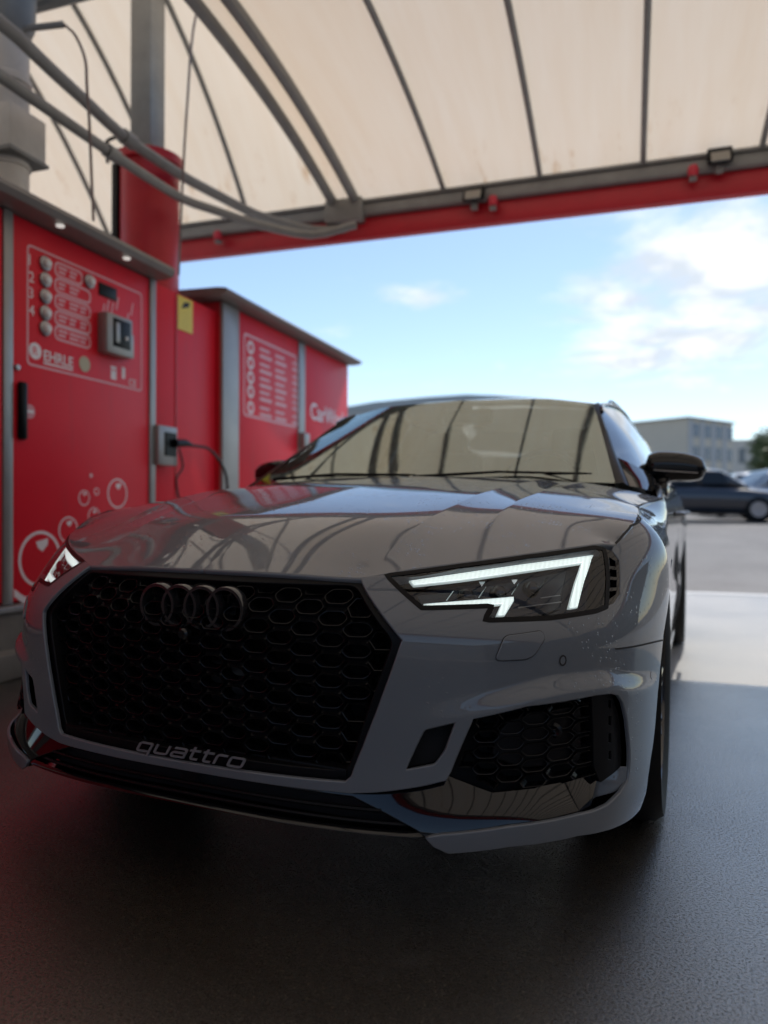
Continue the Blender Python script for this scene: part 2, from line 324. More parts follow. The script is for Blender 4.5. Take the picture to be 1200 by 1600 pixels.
def m_ground(name, base, base2, speck, rough, grain, bscale, bstr, wet=0.):
    m = bpy.data.materials.new(name); m.use_nodes = True; t = m.node_tree; b = t.nodes['Principled BSDF']
    co = N(t, 'ShaderNodeTexCoord'); K = t.links.new
    big = N(t, 'ShaderNodeTexNoise', i_Scale=.9, i_Detail=7.0, i_Roughness=.65); K(co.outputs['Object'], big.inputs['Vector'])
    fine = N(t, 'ShaderNodeTexNoise', i_Scale=grain, i_Detail=5.0, i_Roughness=.8); K(co.outputs['Object'], fine.inputs['Vector'])
    mi = N(t, 'ShaderNodeMix', data_type='RGBA'); mi.inputs[6].default_value = base+(1,); mi.inputs[7].default_value = base2+(1,); K(big.outputs[0], mi.inputs[0])
    vo = N(t, 'ShaderNodeTexVoronoi', i_Scale=bscale); K(co.outputs['Object'], vo.inputs['Vector'])
    sp = N(t, 'ShaderNodeSeparateColor'); K(vo.outputs['Color'], sp.inputs[0])
    st = N(t, 'ShaderNodeMapRange'); st.inputs['From Min'].default_value = .86; st.inputs['From Max'].default_value = 1.0; K(sp.outputs[0], st.inputs['Value'])
    ds = N(t, 'ShaderNodeMapRange'); ds.inputs['From Min'].default_value = .2; ds.inputs['From Max'].default_value = .5; ds.inputs['To Min'].default_value = 1; ds.inputs['To Max'].default_value = 0; K(vo.outputs['Distance'], ds.inputs['Value'])
    mu = N(t, 'ShaderNodeMath', operation='MULTIPLY'); K(st.outputs[0], mu.inputs[0]); K(ds.outputs[0], mu.inputs[1])
    m2 = N(t, 'ShaderNodeMix', data_type='RGBA'); K(mu.outputs[0], m2.inputs[0]); fr_ = N(t, 'ShaderNodeMapRange'); fr_.inputs['From Min'].default_value = .38; fr_.inputs['From Max'].default_value = .64; fr_.inputs['To Min'].default_value = .25; fr_.inputs['To Max'].default_value = 2.1; K(fine.outputs[0], fr_.inputs['Value'])
    vm = N(t, 'ShaderNodeVectorMath', operation='SCALE'); K(mi.outputs[2], vm.inputs[0]); K(fr_.outputs[0], vm.inputs['Scale']); K(vm.outputs[0], m2.inputs[6]); m2.inputs[7].default_value = speck+(1,); K(m2.outputs[2], b.inputs['Base Color'])
    rr = N(t, 'ShaderNodeMapRange'); rr.inputs['From Min'].default_value = .35; rr.inputs['From Max'].default_value = .65; rr.inputs['To Min'].default_value = rough[0]; rr.inputs['To Max'].default_value = rough[1]; K(big.outputs[0], rr.inputs['Value']); K(rr.outputs[0], b.inputs['Roughness'])
    f2 = N(t, 'ShaderNodeTexNoise', i_Scale=bscale*.80, i_Detail=3.0, i_Roughness=.75); K(co.outputs['Object'], f2.inputs['Vector'])
    h2 = N(t, 'ShaderNodeMath', operation='MULTIPLY_ADD', i_1=.9); K(fine.outputs[0], h2.inputs[0]); K(f2.outputs[0], h2.inputs[2])
    bu = N(t, 'ShaderNodeBump', i_Strength=bstr, i_Distance=.0018); K(h2.outputs[0], bu.inputs['Height']); K(bu.outputs[0], b.inputs['Normal'])
    if wet:
        cwm = N(t, 'ShaderNodeMapRange'); cwm.inputs['From Min'].default_value = .30; cwm.inputs['From Max'].default_value = .54; cwm.inputs['To Min'].default_value = .06; cwm.inputs['To Max'].default_value = wet; K(f2.outputs[0], cwm.inputs['Value']); K(cwm.outputs[0], b.inputs['Coat Weight']); b.inputs['Coat Roughness'].default_value = .08; b.inputs['Coat IOR'].default_value = 2.9; b.inputs['Specular IOR Level'].default_value = .2
        wn = N(t, 'ShaderNodeTexNoise', i_Scale=1.7, i_Detail=5.0, i_Roughness=.6, i_Distortion=.4); K(co.outputs['Object'], wn.inputs['Vector'])
        wr = N(t, 'ShaderNodeMapRange', interpolation_type='SMOOTHSTEP'); wr.inputs['From Min'].default_value = .4; wr.inputs['From Max'].default_value = .62; wr.inputs['To Min'].default_value = .04; wr.inputs['To Max'].default_value = .14; K(wn.outputs[0], wr.inputs['Value']); K(wr.outputs[0], b.inputs['Coat Roughness'])
        sn = N(t, 'ShaderNodeTexNoise', i_Scale=3.1, i_Detail=8.0, i_Roughness=.7, i_Distortion=.8); K(co.outputs['Object'], sn.inputs['Vector'])
        sr = N(t, 'ShaderNodeMapRange', interpolation_type='SMOOTHSTEP'); sr.inputs['From Min'].default_value = .60; sr.inputs['From Max'].default_value = .76; sr.inputs['To Max'].default_value = .8; K(sn.outputs[0], sr.inputs['Value'])
        m3 = N(t, 'ShaderNodeMix', data_type='RGBA'); K(sr.outputs[0], m3.inputs[0]); K(m2.outputs[2], m3.inputs[6]); m3.inputs[7].default_value = (.055, .05, .045, 1); K(m3.outputs[2], b.inputs['Base Color'])
        b2 = N(t, 'ShaderNodeBump', i_Strength=bstr, i_Distance=.0009); K(h2.outputs[0], b2.inputs['Height']); K(b2.outputs[0], b.inputs['Coat Normal'])
    return m
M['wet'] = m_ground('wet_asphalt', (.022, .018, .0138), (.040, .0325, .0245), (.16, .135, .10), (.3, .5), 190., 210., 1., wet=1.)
M['apron'] = m_ground('sun_glare_concrete', (.20, .20, .195), (.46, .455, .44), (.50, .49, .46), (.35, .6), 200., 90., .3)  # pale concrete tone that also stands in for sun glare
M['lot'] = m_ground('dry_asphalt', (.16, .148, .135), (.21, .195, .18), (.3, .28, .26), (.7, .9), 150., 60., .4)
M['line'] = mat('road_paint', (.7, .7, .68), rough=.7, var=.12, vscale=20)
# ------------------------------------------------------------------ wash bay frame (bx along the beam, by away from the camera)
BYAW = YAW-BTH
def bw(p): q = rotz(np.asarray(p, float), BTH); return q+np.array([CP[0], CP[1], 0])
def bray(px, py, axis, val):
    r, u, f = cam_basis(BYAW); d = f+r*(px-600)/FPX-u*(py-800)/FPX; o = np.array([0, 0, CP[2]]); return o+d*(val-o[axis])/d[axis]
def bthing(name, base, label, cat, group=None):
    p = bw(base); t = thing(name, tuple(p), BTH, label, cat, group); t_base[t.name] = np.array(base, float); return t
t_base = {}
def bbuild(mb, name, m, t, **kw):
    r = t
    while r.parent: r = r.parent
    return mb.build(name, m, t, off=-t_base[r.name], **kw)
# ---- ground
def sheet(name, xs, ys, zf, m):
    G = np.array([[bw((x, y, zf(x, y))) for y in ys] for x in xs]); mb = MB().grid(G); o = mb.build(name, m, None, ang=30, fixn=False)
    if o.data.polygons[0].normal.z < 0: o.data.flip_normals()
    o['kind'] = 'structure'; return o
gz = pchip([-1500, 8.6, 11, 20, 26, 60, 1500], [-.015, -.015, .06, .47, .60, .66, .66])
sheet('car_park_ground', [-1500, -300, -60, -20, -8, 0, 8, 20, 60, 300, 1500], [-1500, -300, -60, -12, 8.6, 9.5, 11, 14, 17, 20, 23, 26, 40, 80, 300, 1500], lambda x, y: float(gz(y)), M['lot'])
sheet('wash_bay_floor', np.linspace(-9, 20, 12), np.linspace(-9, 3.95, 8), lambda x, y: 0., M['wet'])  # widened out of view so the car's side mirrors dark floor
sheet('sun_glare_apron', np.linspace(-9, 20, 12), np.linspace(3.95, 8.15, 5), lambda x, y: 0., M['apron'])  # starts at the canopy shadow edge, brightened from there by its colour
o = sheet('painted_line', [-9, 0, 20], [7.98, 8.14], lambda x, y: .004, M['line'])

# ---- canopy
RIBS = [-8.7, -7.9, -7.1, -6.3, -5.5, -4.75, -4.0, -3.25, -2.41]
RIBS2 = [-2.41, -2.21, -1.45, -.68, .08, .88, 1.66, 2.45, 3.25, 4.05, 4.85, 5.65, 6.45, 7.25, 8.05, 8.85, 9.65, 10.45, 11.25, 12.05, 12.85, 13.65, 14.45, 15.25, 16.05, 16.85, 17.65, 18.4]  # far ribs, out of view, added to cut bright sky on the car
def vault(by, c, h): return 3.42+h*(1-((by-c)/2.4)**2)
can = bthing('canopy', (0, 3.5, 0), 'beige fabric canopy on dark arched ribs with red edge beam over the wash bay', 'canopy')
def bayroof(t, c, h, ribs, thick):
    ys = np.linspace(c-2.4, c+2.4, 25)
    for a, b in zip(ribs[:-1], ribs[1:]):
        G = [[(a+(b-a)*u, y, vault(y, c, h)+.03-.02*math.sin(math.pi*u)) for y in ys] for u in np.linspace(0, 1, 5)]
        bbuild(MB().grid(G), 'fabric_panel', M['fabric'], t, ang=60)
    for a in ribs:
        bbuild(MB().tube([(a, y, vault(y, c, h)) for y in ys], thick.get(a, .022), 8), 'rib', M['galv'], t)
bayroof(can, 3.5, .36, RIBS2, {-2.21: .043, -2.41: .043})
bayroof(can, 3.5, 1.5, RIBS, {-2.41: .043})
bbuild(MB().box((4.9, 5.95, 3.225), (27.3, .10, .17), bev=.01), 'edge_beam', M['redm'], can)
bbuild(MB().box((4.9, 5.93, 3.362), (27.3, .16, .10), bev=.015).box((4.9, 5.88, 3.425), (27.3, .1, .022)), 'gutter', M['galv'], can)
bbuild(MB().box((4.9, 1.1, 3.37), (27.3, .12, .12), bev=.015), 'middle_beam', M['galv'], can)
bbuild(MB().box((-2.31, 5.86, 3.36), (.34, .12, .2), bev=.02), 'bracket', M['galv'], can)
bbuild(MB().tube([(-8.7, 3.5, 3.80), (18.4, 3.5, 3.80)], .035, 8), 'ridge_purlin', M['galv'], can)
can2 = bthing('canopy', (0, -1.3, 0), 'second beige fabric canopy adjoining the first, over the bay entrance', 'canopy')
bayroof(can2, -1.3, .36, RIBS2, {}); bayroof(can2, -1.3, .36, [-8.7, -7.9, -7.1, -6.3, -5.5, -4.75, -4.0, -3.25, -2.41], {})
bbuild(MB().box((4.9, -3.72, 3.225), (27.3, .10, .17), bev=.01), 'edge_beam', M['redm'], can2)
bbuild(MB().box((4.9, -3.70, 3.362), (27.3, .16, .10), bev=.015), 'gutter', M['galv'], can2)
# rails: two tubes that run over the cabinets and bend into the beam
for z, r, pts, lab in ((3.2, .036, ((560, 366), (480, 358), (400, 335), (340, 305), (280, 272), (200, 218), (130, 155), (60, 90), (30, 60)), 'upper dark grey curved tube above the cabinets, bending into the canopy beam'),
                  (2.97, .031, ((556, 371), (480, 367), (400, 350), (340, 330), (280, 308), (175, 240), (110, 195), (45, 150)), 'lower dark grey curved tube above the cabinets, bending into the canopy beam')):
    P = [bray(x, y, 2, z) for x, y in pts]; P[0][2] += .1 if z < 3.1 else .05; e = P[-1].copy(); P += [e+np.array([.04, -1.2, 0]), e+np.array([.06, -2.4, 0])]
    t = bthing('curved_tube', (P[0][0], P[0][1], z), lab, 'tube', 'tubes above the cabinets'); bbuild(MB().tube(curve3(P, 44), r, 12), 'pipe', M['galv'], t)
    bbuild(MB().lathe([(r*1.35, -.05), (r*1.35, .05)], P[5], axis='Y', seg=14), 'clamp', M['galv'], t)
# floodlights and small red lamps on the gutter
for (px, py), lab in (((740, 303), 'small square floodlight clamped to the gutter between the second and third thin ribs'), ((1125, 243), 'small square floodlight clamped to the gutter beside the outermost rib')):
    p = bray(px, py, 1, 5.80); t = bthing('floodlight', (p[0], 5.80, p[2]-.09), lab, 'floodlight', 'floodlights on the gutter')
    bbuild(MB().box((p[0], 5.80, p[2]), (.17, .05, .13), rx=-.5, bev=.012), 'housing', M['blackp'], t)
    bbuild(MB().box((p[0], 5.768, p[2]-.018), (.125, .012, .085), rx=-.5), 'glass_face', M['floodglass'], t)
    bbuild(MB().box((p[0], 5.835, p[2]-.06), (.05, .05, .1)), 'bracket', M['galv'], t)
for (px, py), lab in (((770, 314), 'small red lamp on the gutter next to the inner floodlight'), ((1083, 267), 'small red lamp on the gutter next to the outer floodlight'), ((340, 368), 'small red lamp on the gutter behind the red column')):
    p = bray(px, py, 1, 5.82); t = bthing('signal_lamp', (p[0], 5.82, p[2]), lab, 'lamp', 'red lamps on the gutter')
    bbuild(MB().lathe([(.035, -.04), (.04, .0), (.03, .035), (.0, .045)], p, seg=12), 'cap', M['lampred'], t); bbuild(MB().box(p+np.array([0, .01, -.05]), (.05, .05, .03)), 'base', M['galv'], t)
# red column and grey post
cb_ = bray(234, 420, 1, 4.55); cx, cy = cb_[0], 4.55
t = bthing('column', (cx, cy, 0), 'round red steel column with grey square post on top, behind the cabinets', 'column')
bbuild(MB().lathe([(.205, 0), (.205, 3.30), (.235, 3.30), (.235, 3.36), (.205, 3.36), (.1, 3.37)], (cx, cy, 0), seg=32), 'shaft', M['redm'], t, ang=40)
bbuild(MB().box((cx-.02, cy, 3.98), (.175, .175, 1.22), bev=.012), 'post', M['galv'], t)
bbuild(MB().box((cx-.02, cy, 3.385), (.3, .3, .03)), 'base_plate', M['galv'], t)
bbuild(MB().box((cx-.19, cy-.11, 2.95), (.05, .09, .7), bev=.01).tube(curve3([(cx-.24, cy-.16, 3.3), (cx-.2, cy-.22, 3.42), (cx-.1, cy-.2, 3.45), (cx-.06, cy-.12, 3.4)], 12), .012, 6), 'cable_duct', M['cable'], t)
# ---- cabinets
def face_fn(bx): return lambda u, v, h: (bx+h, u, v)
def fpix(px, py, bx=-3.): p = bray(px, py, 0, bx); return p[1], p[2]
def ring2(c, ro, ri, n=28): return [(c[0]+ro*math.cos(2*math.pi*k/n), c[1]+ro*math.sin(2*math.pi*k/n)) for k in range(n)], [(c[0]+ri*math.cos(2*math.pi*k/n), c[1]+ri*math.sin(2*math.pi*k/n)) for k in range(n)]
def ring_mb(mb, outer, inner, h0, h1, fn):
    n = len(outer); vs = [fn(u, v, h1) for u, v in outer]+[fn(u, v, h1) for u, v in inner]+[fn(u, v, h0) for u, v in outer]
    fs = [(i, (i+1) % n, n+(i+1) % n, n+i) for i in range(n)]+[(i, 2*n+i, 2*n+(i+1) % n, (i+1) % n) for i in range(n)]; return mb.add(vs, fs)
def text_mesh(body, size, bold=0., shear=0., extr=.002, sp=1.0):
    cu_ = bpy.data.curves.new('txt', 'FONT'); cu_.body = body; cu_.size = size; cu_.offset = bold; cu_.shear = shear; cu_.extrude = extr; cu_.space_character = sp; cu_.resolution_u = 3
    ob = bpy.data.objects.new('txt', cu_); COL.objects.link(ob); bpy.context.view_layer.update()
    me = bpy.data.meshes.new_from_object(ob.evaluated_get(bpy.context.evaluated_depsgraph_get())); bpy.data.objects.remove(ob)
    v = np.array([q.co[:] for q in me.vertices]).reshape(-1, 3); f = [tuple(p.vertices) for p in me.polygons]; return v, f
def text_on(body, u, v, height, bx, width=None, bold=0.):
    vv, f = text_mesh(body, 1., bold, extr=0.)
    lo, hi = vv.min(0), vv.max(0); s = height/(hi[1]-lo[1]); sx = s if width is None else width/(hi[0]-lo[0]); mb = MB()
    mb.add([(bx, u+(p[0]-lo[0])*sx, v+(p[1]-lo[1])*s) for p in vv], f); return mb
pl = bthing('plinth', (-3.4, 4.5, 0), 'stepped dark concrete plinth under the red wash cabinets', 'plinth')
bbuild(MB().box((-3.45, 2.7, .065), (1.2, 11.0, .13), bev=.012), 'kerb', M['kerb'], pl); bbuild(MB().box((-3.5, 2.7, .225), (1.1, 10.9, .19)), 'base', M['kerb'], pl); bbuild(MB().box((-3.48, 2.7, .33), (1.1, 10.95, .03), bev=.008), 'ledge', M['alu'], pl)
c1 = bthing('wash_cabinet', (-3.4, 3.2, .345), 'red control cabinet with numbered buttons, coin unit and printed bubbles', 'cabinet')
y18, _ = fpix(18, 700); y3, _ = fpix(3, 700); y233, _ = fpix(232, 600); y238, _ = fpix(238, 600)
bbuild(MB().box((-3.46, (1.6+y238)/2, 1.35), (.9, y238-1.6, 2.0)), 'carcass', M['redm'], c1)
bbuild(MB().box((-3.006, (y18+y233)/2, 1.35), (.02, y233-y18-.006, 1.98), bev=.004), 'door', M['red'], c1)
bbuild(MB().box((-3.006, (1.6+y3)/2, 1.35), (.02, y3-1.6-.006, 1.98), bev=.004), 'door', M['red'], c1)
bbuild(MB().box((-3.0, (y3+y18)/2, 1.35), (.026, y18-y3, 2.0), bev=.004), 'corner_profile', M['alu'], c1)
bbuild(MB().box((-3.0, (y233+y238)/2+.01, 1.35), (.03, y238-y233+.02, 2.0), bev=.004), 'corner_profile', M['alu'], c1)
yr = 4.19
rp_ = [(-3.95, 2.35), (-2.93, 2.352), (-2.87, 2.365), (-2.85, 2.395), (-2.865, 2.425), (-2.93, 2.44), (-3.95, 2.47)]
bbuild(MB().prism(rp_, 1.5, yr, lambda u, v, h: (u, h, v)), 'roof', M['roofp'], c1, ang=40)
for px, py in ((94, 352), (198, 403)):
    p = bray(px, py, 2, 2.35); bbuild(MB().lathe([(.022, .0), (.022, -.008), (.0, -.014)], (max(p[0], -2.96), p[1], 2.3505), seg=14), 'spot_lamp', M['lampwhite'], c1)
X1 = -2.996+.0
fn1 = face_fn(X1)
fr = [fpix(*q) for q in ((41, 381.7), (221, 457.5), (221, 612), (39, 570))]
u0, u1 = fr[0][0], fr[1][0]; v1, v0 = (fr[0][1]+fr[1][1])/2, (fr[2][1]+fr[3][1])/2
ro = rnd([(u0, v0), (u1, v0), (u1, v1), (u0, v1)], .03); ri = rnd([(u0+.011, v0+.011), (u1-.011, v0+.011), (u1-.011, v1-.011), (u0+.011, v1-.011)], .022)
bbuild(ring_mb(MB(), ro, ri, -.001, .0012, fn1), 'printed_frame', M['printd'], c1, ang=0)
bpix = [(68.3, 412), (68.3, 437.6), (68.3, 463.6), (68.3, 489.4), (68.3, 513.4), (137.6, 440)]
for i, q in enumerate(bpix):
    u, v = fpix(*q); b = bbuild(MB().lathe([(.040, -.002), (.040, .012), (.030, .018)], (X1, u, v), axis='X', seg=20), 'button', M['steel'], c1)
    bbuild(MB().lathe([(.026, .010), (.027, .026), (.018, .036), (0, .038)], (X1, u, v), axis='X', seg=20), 'cap', M['white'], b)
for d_, q in zip('1234', ((44, 410), (44, 436), (44, 461), (44, 488))):
    u, v = fpix(*q); bbuild(text_on(d_, u, v-.012, .055, X1+.002), 'digit', M['print'], c1, ang=0, fixn=False)
us, ue = fpix(84, 470)[0], fpix(141, 470)[0]
for i in range(5):
    v = fpix(*bpix[i])[1]; h = .042; ee = ue if i else us+.22
    ro = rnd([(us, v-h), (ee, v-h), (ee, v+h), (us, v+h)], .04); ri = rnd([(us+.012, v-h+.012), (ee-.012, v-h+.012), (ee-.012, v+h-.012), (us+.012, v+h-.012)], .03)
    bbuild(ring_mb(MB(), ro, ri, -.001, .001, fn1), 'printed_track', M['printd'], c1, ang=0)
    mb = MB()
    for j in range(3):
        w = .05+.05*random.random(); a = us+.03+j*.085
        if a+w < ee-.02: bbuild(MB().prism([(a, v-.018), (a+w*.8, v-.018), (a+w*.8, v-.004), (a, v-.004)], -.001, .001, fn1), 'printed_line', M['printd'], c1, ang=0); bbuild(MB().prism([(a, v+.006), (a+w, v+.006), (a+w, v+.02), (a, v+.02)], -.001, .001, fn1), 'printed_line', M['printd'], c1, ang=0)
def frect(a, b, bx): (ua, va), (ub, vb) = fpix(*a, bx), fpix(*b, bx); return ua, ub, min(va, vb), max(va, vb)
ua, ub, va, vb = frect((153, 447), (181, 465), -3.); va, vb = fpix(167, 466)[1], fpix(167, 446)[1]
bbuild(MB().box((X1, (ua+ub)/2, (va+vb)/2), (.012, ub-ua, vb-va), bev=.003), 'display', M['blackp'], c1)
mb = MB()
for k, (px, py) in enumerate(((158, 486), (165, 480), (172, 484), (180, 476), (196, 500), (203, 485))):
    u, v = fpix(px, py); bbuild(MB().prism([(u, v-.03), (u+.012, v-.03), (u+.03, v+.05), (u+.018, v+.05)], -.001, .001, fn1), 'printed_line', M['printd'], c1, ang=0)
ua, ub = fpix(151, 525)[0], fpix(192, 525)[0]; va, vb = fpix(170, 556)[1], fpix(170, 494)[1]
cu1 = bbuild(MB().box((X1+.035, (ua+ub)/2, (va+vb)/2), (.075, ub-ua, vb-va), bev=.012), 'coin_unit', M['alu'], c1)
bbuild(MB().box((X1+.074, (ua+ub)/2+.012, (va+vb)/2+.01), (.008, (ub-ua)*.66, (vb-va)*.70), bev=.003), 'coin_window', M['blackp'], cu1)
bbuild(MB().box((X1+.080, (ua+ub)/2-.035, (va+vb)/2+.01), (.006, .035, (vb-va)*.5), bev=.002), 'coin_slot_plate', M['alu'], cu1)
bbuild(MB().lathe([(.012, 0), (.012, .008), (0, .009)], (X1+.078, (ua+ub)/2+.045, (va+vb)/2-.01), axis='X', seg=12), 'lock_button', M['white'], cu1)
bbuild(MB().box((X1+.015, ub+.03, (va+vb)/2-.03), (.04, .06, (vb-va)*.62), bev=.006), 'side_box', M['alu'], c1)
u, v = fpix(54, 548.5); ro, ri = ring2((u, v), .044, .0, 24); bbuild(MB().prism(ro, -.001, .0015, fn1), 'logo_disc', M['print'], c1, ang=0)
bbuild(text_on('R', u-.017, v-.02, .042, X1+.0025), 'logo_mark', M['red'], c1, ang=0, fixn=False)
ua, ub = fpix(67, 556)[0], fpix(113, 565)[0]; bbuild(text_on('EHRLE', ua, fpix(67, 562)[1]-.005, .058, X1+.002, ub-ua, .02), 'brand_lettering', M['print'], c1, ang=0, fixn=False)
bbuild(MB().prism([(ua, fpix(67, 562)[1]-.022), (ub, fpix(67, 562)[1]-.022), (ub, fpix(67, 562)[1]-.012), (ua, fpix(67, 562)[1]-.012)], -.001, .001, fn1), 'printed_lines', M['print'], c1, ang=0)
u, v = fpix(131, 569); ro, ri = ring2((u, v), .045, .0, 24); bbuild(MB().prism(ro, -.001, .003, fn1), 'badge', mat('badge_gold', (.45, .38, .22), rough=.4), c1, ang=0)
for (px, py, w, h) in ((176.5, 586, .05, .055), (192, 583, .03, .07), (176.5, 575, .05, .02)):
    u, v = fpix(px, py); bbuild(MB().prism([(u-w/2, v-h/2), (u+w/2, v-h/2), (u+w/2, v+h/2), (u-w/2, v+h/2)], -.001, .001, fn1), 'pictogram', M['print'], c1, ang=0)
u, v = fpix(200, 600); bbuild(text_on('CE', u, v-.01, .045, X1+.002), 'approval_mark', M['print'], c1, ang=0, fixn=False)
u, v = fpix(29.5, 642); bbuild(MB().box((X1+.02, u, v), (.035, .05, .30), bev=.015), 'handle', M['blackp'], c1)
u, v = fpix(45, 643); ro, ri = ring2((u, v), .038, .0, 24); bbuild(MB().prism(ro, -.001, .002, fn1), 'round_sticker', mat('sticker_pink', (.62, .22, .25), rough=.4), c1, ang=0); bbuild(MB().prism([(u-.025, v-.008), (u+.025, v-.008), (u+.025, v+.008), (u-.025, v+.008)], .002, .003, fn1), 'sticker_text', M['print'], c1, ang=0)
u, v = fpix(24, 574); bbuild(MB().lathe([(.015, 0), (.015, .015), (0, .018)], (X1, u, v), axis='X', seg=12), 'lock', M['steel'], c1)
for px, py, r in ((62, 873, .150), (182.7, 771, .092), (130.5, 778, .045), (150, 768, .022), (106, 828, .075), (146, 806, .05), (141.6, 743, .012), (120, 870, .10)):
    u, v = fpix(px, py); w = max(.006, r*.11); ro, ri = ring2((u, v), r, r-w, 32); bbuild(ring_mb(MB(), ro, ri, -.001, .001, fn1), 'printed_bubble', M['print'], c1, ang=0)
    if r > .04: bbuild(MB().prism([(u-.02*r/.1, v+.62*r), (u+.12*r/.1*.3, v+.72*r), (u+.35*r, v+.5*r), (u+.1*r, v+.25*r), (u-.12*r, v+.4*r)], -.001, .001, fn1), 'bubble_glint', M['print'], c1, ang=0)
u, v = fpix(28, 928); P = curve3([(u-.03, v+.03), (u+.05, v-.02), (u+.14, v-.035)], 8); bbuild(MB().prism([tuple(p) for p in P]+[(p[0], p[1]-.04) for p in P[::-1]], -.001, .001, fn1), 'printed_bubble', M['print'], c1, ang=0)
c0 = bthing('wash_cabinet', (-3.4, -.4, .345), 'plain red cabinet continuing the row beside the control cabinet', 'cabinet')
bbuild(MB().box((-3.46, -.5, 1.35), (.9, 3.9, 2.0)), 'carcass', M['redm'], c0); bbuild(MB().prism(rp_, -2.5, 1.49, lambda u, v, h: (u, h, v)), 'roof', M['roofp'], c0, ang=40)
for yy in (-1.9, -.6, .7): bbuild(MB().box((-3.006, yy, 1.35), (.02, 1.2, 1.98), bev=.004), 'door', M['red'], c0); bbuild(MB().box((-3.0, yy+.65, 1.35), (.026, .09, 2.0), bev=.004), 'profile', M['alu'], c0)
# flue on the first cabinet
p = bray(14, 200, 0, -3.32); t = bthing('flue', (p[0], p[1], 2.49), 'galvanised vent flue with box collar on the cabinet roof', 'flue')
fx, fy = p[0], p[1]
bbuild(MB().box((fx, fy, 2.53), (.36, .36, .05), bev=.006), 'base_plate', M['blackp'], t)
bbuild(MB().lathe([(.105, 2.55), (.105, 2.74), (.115, 2.745), (.115, 2.76), (.105, 2.765), (.105, 3.2), (.118, 3.21), (.118, 3.24), (.105, 3.25), (.105, 3.9)], (fx, fy, 0), seg=24), 'pipe', M['galvl'], t)
bbuild(MB().box((fx+.01, fy, 2.92), (.26, .26, .24), bev=.01), 'collar_box', M['galvl'], t); bbuild(MB().box((fx+.01, fy, 2.79), (.28, .28, .02)), 'flange', M['galv'], t)
bbuild(MB().lathe([(.15, 3.85), (.135, 3.55), (.108, 3.48)], (fx, fy, 0), seg=20), 'upper_duct', M['galv'], t)
# boom arm with a thin hose, and hanging hoses
p = bray(100, 38, 2, 3.55); q = p+np.array([-.5, -.25, -.12]); t = bthing('boom_arm', tuple(p), 'short steel boom arm with a thin hose hanging off its tip by the flue', 'boom')
bbuild(MB().tube([q, p], .018, 8), 'arm', M['galv'], t)
e = bray(146, 345, 1, p[1]+.05); bbuild(MB().tube(curve3([p, p+np.array([.08, 0, -.08]), bray(135, 110, 1, p[1]), bray(140, 200, 1, p[1]+.03), e], 30), .008, 6), 'hose', M['hose'], t)
a = bray(312, 0, 1, 4.3); t = bthing('hanging_hose', (a[0], 4.3, a[2]), 'thin hose hanging from the double arch beside the grey post', 'hose')
bbuild(MB().tube(curve3([bray(318, -20, 1, 4.3), bray(303, 40, 1, 4.3), bray(292, 170, 1, 4.32), bray(285, 290, 1, 4.36), bray(279, 430, 1, 4.4)], 30), .008, 6), 'hose', M['hose'], t)
# middle wall
yA, yB = y238+.02, fpix(345, 600)[0]
t = bthing('middle_panel', (-3.1, (yA+yB)/2, .345), 'plain red wall panel joining the two wash cabinets', 'panel')
ztop = fpix(290, 464, -3.04)[1]
bbuild(MB().box((-3.065, (yA+yB)/2, (.345+ztop)/2), (.05, yB-yA-.004, ztop-.345), bev=.004), 'sheet', M['red'], t)
bbuild(MB().box((-3.036, yA+.36*(yB-yA), (.345+ztop)/2), (.006, .012, ztop-.36)), 'seam', M['redm'], t)
(ua, va), (ub, vb) = fpix(278, 514, -3.035), fpix(301, 466, -3.035)
s_ = setp(bbuild(MB().box((-3.037, (ua+ub)/2, (va+vb)/2-.01), (.006, ub-ua, abs(vb-va)*.9)), 'warning_sticker', M['yellow'], t))
bbuild(MB().prism([((ua+ub)/2-.05, vb-.11), ((ua+ub)/2+.04, vb-.08), ((ua+ub)/2+.05, vb-.045), ((ua+ub)/2-.02, vb-.06)], -3.035, -3.033, lambda a, b, h: (h, a, b)), 'camera_symbol', M['blackp'], s_, ang=0)
# socket box with plug and cable
ua, ub = fpix(238, 700)[0], fpix(268, 700)[0]; va, vb = fpix(252, 727)[1], fpix(252, 666)[1]
t = bthing('socket_box', (-3.03, (ua+ub)/2, va), 'grey socket box with black plug and drooping cable between the cabinets', 'socket')
bbuild(MB().box((-2.99, (ua+ub)/2, (va+vb)/2), (.08, ub-ua, vb-va), bev=.008), 'box', M['alu'], t); bbuild(MB().box((-2.945, (ua+ub)/2+.02, (va+vb)/2+.01), (.01, (ub-ua)*.55, (vb-va)*.6)), 'flap', M['blackp'], t)
k0 = np.array([-2.93, (ua+ub)/2+.04, (va+vb)/2+.02]); bbuild(MB().tube([k0, k0+np.array([.0, .12, .01]), k0+np.array([0, .2, 0.005])], [.03, .028, .015], 10), 'plug', M['blackp'], t)
bbuild(MB().tube(curve3([k0+np.array([0, .18, 0]), k0+np.array([.02, .34, -.0]), k0+np.array([.04, .50, -.08]), k0+np.array([.05, .60, -.22]), k0+np.array([.05, .64, -.6]), k0+np.array([.05, .66, -1.0])], 30), .011, 8), 'cable', M['cable'], t)
bbuild(MB().tube(curve3([k0+np.array([0, .05, -.03]), k0+np.array([0, .10, -.15]), k0+np.array([0, .02, -.25]), k0+np.array([0, .06, -.4])], 16), .007, 6), 'cable', M['cable'], t)
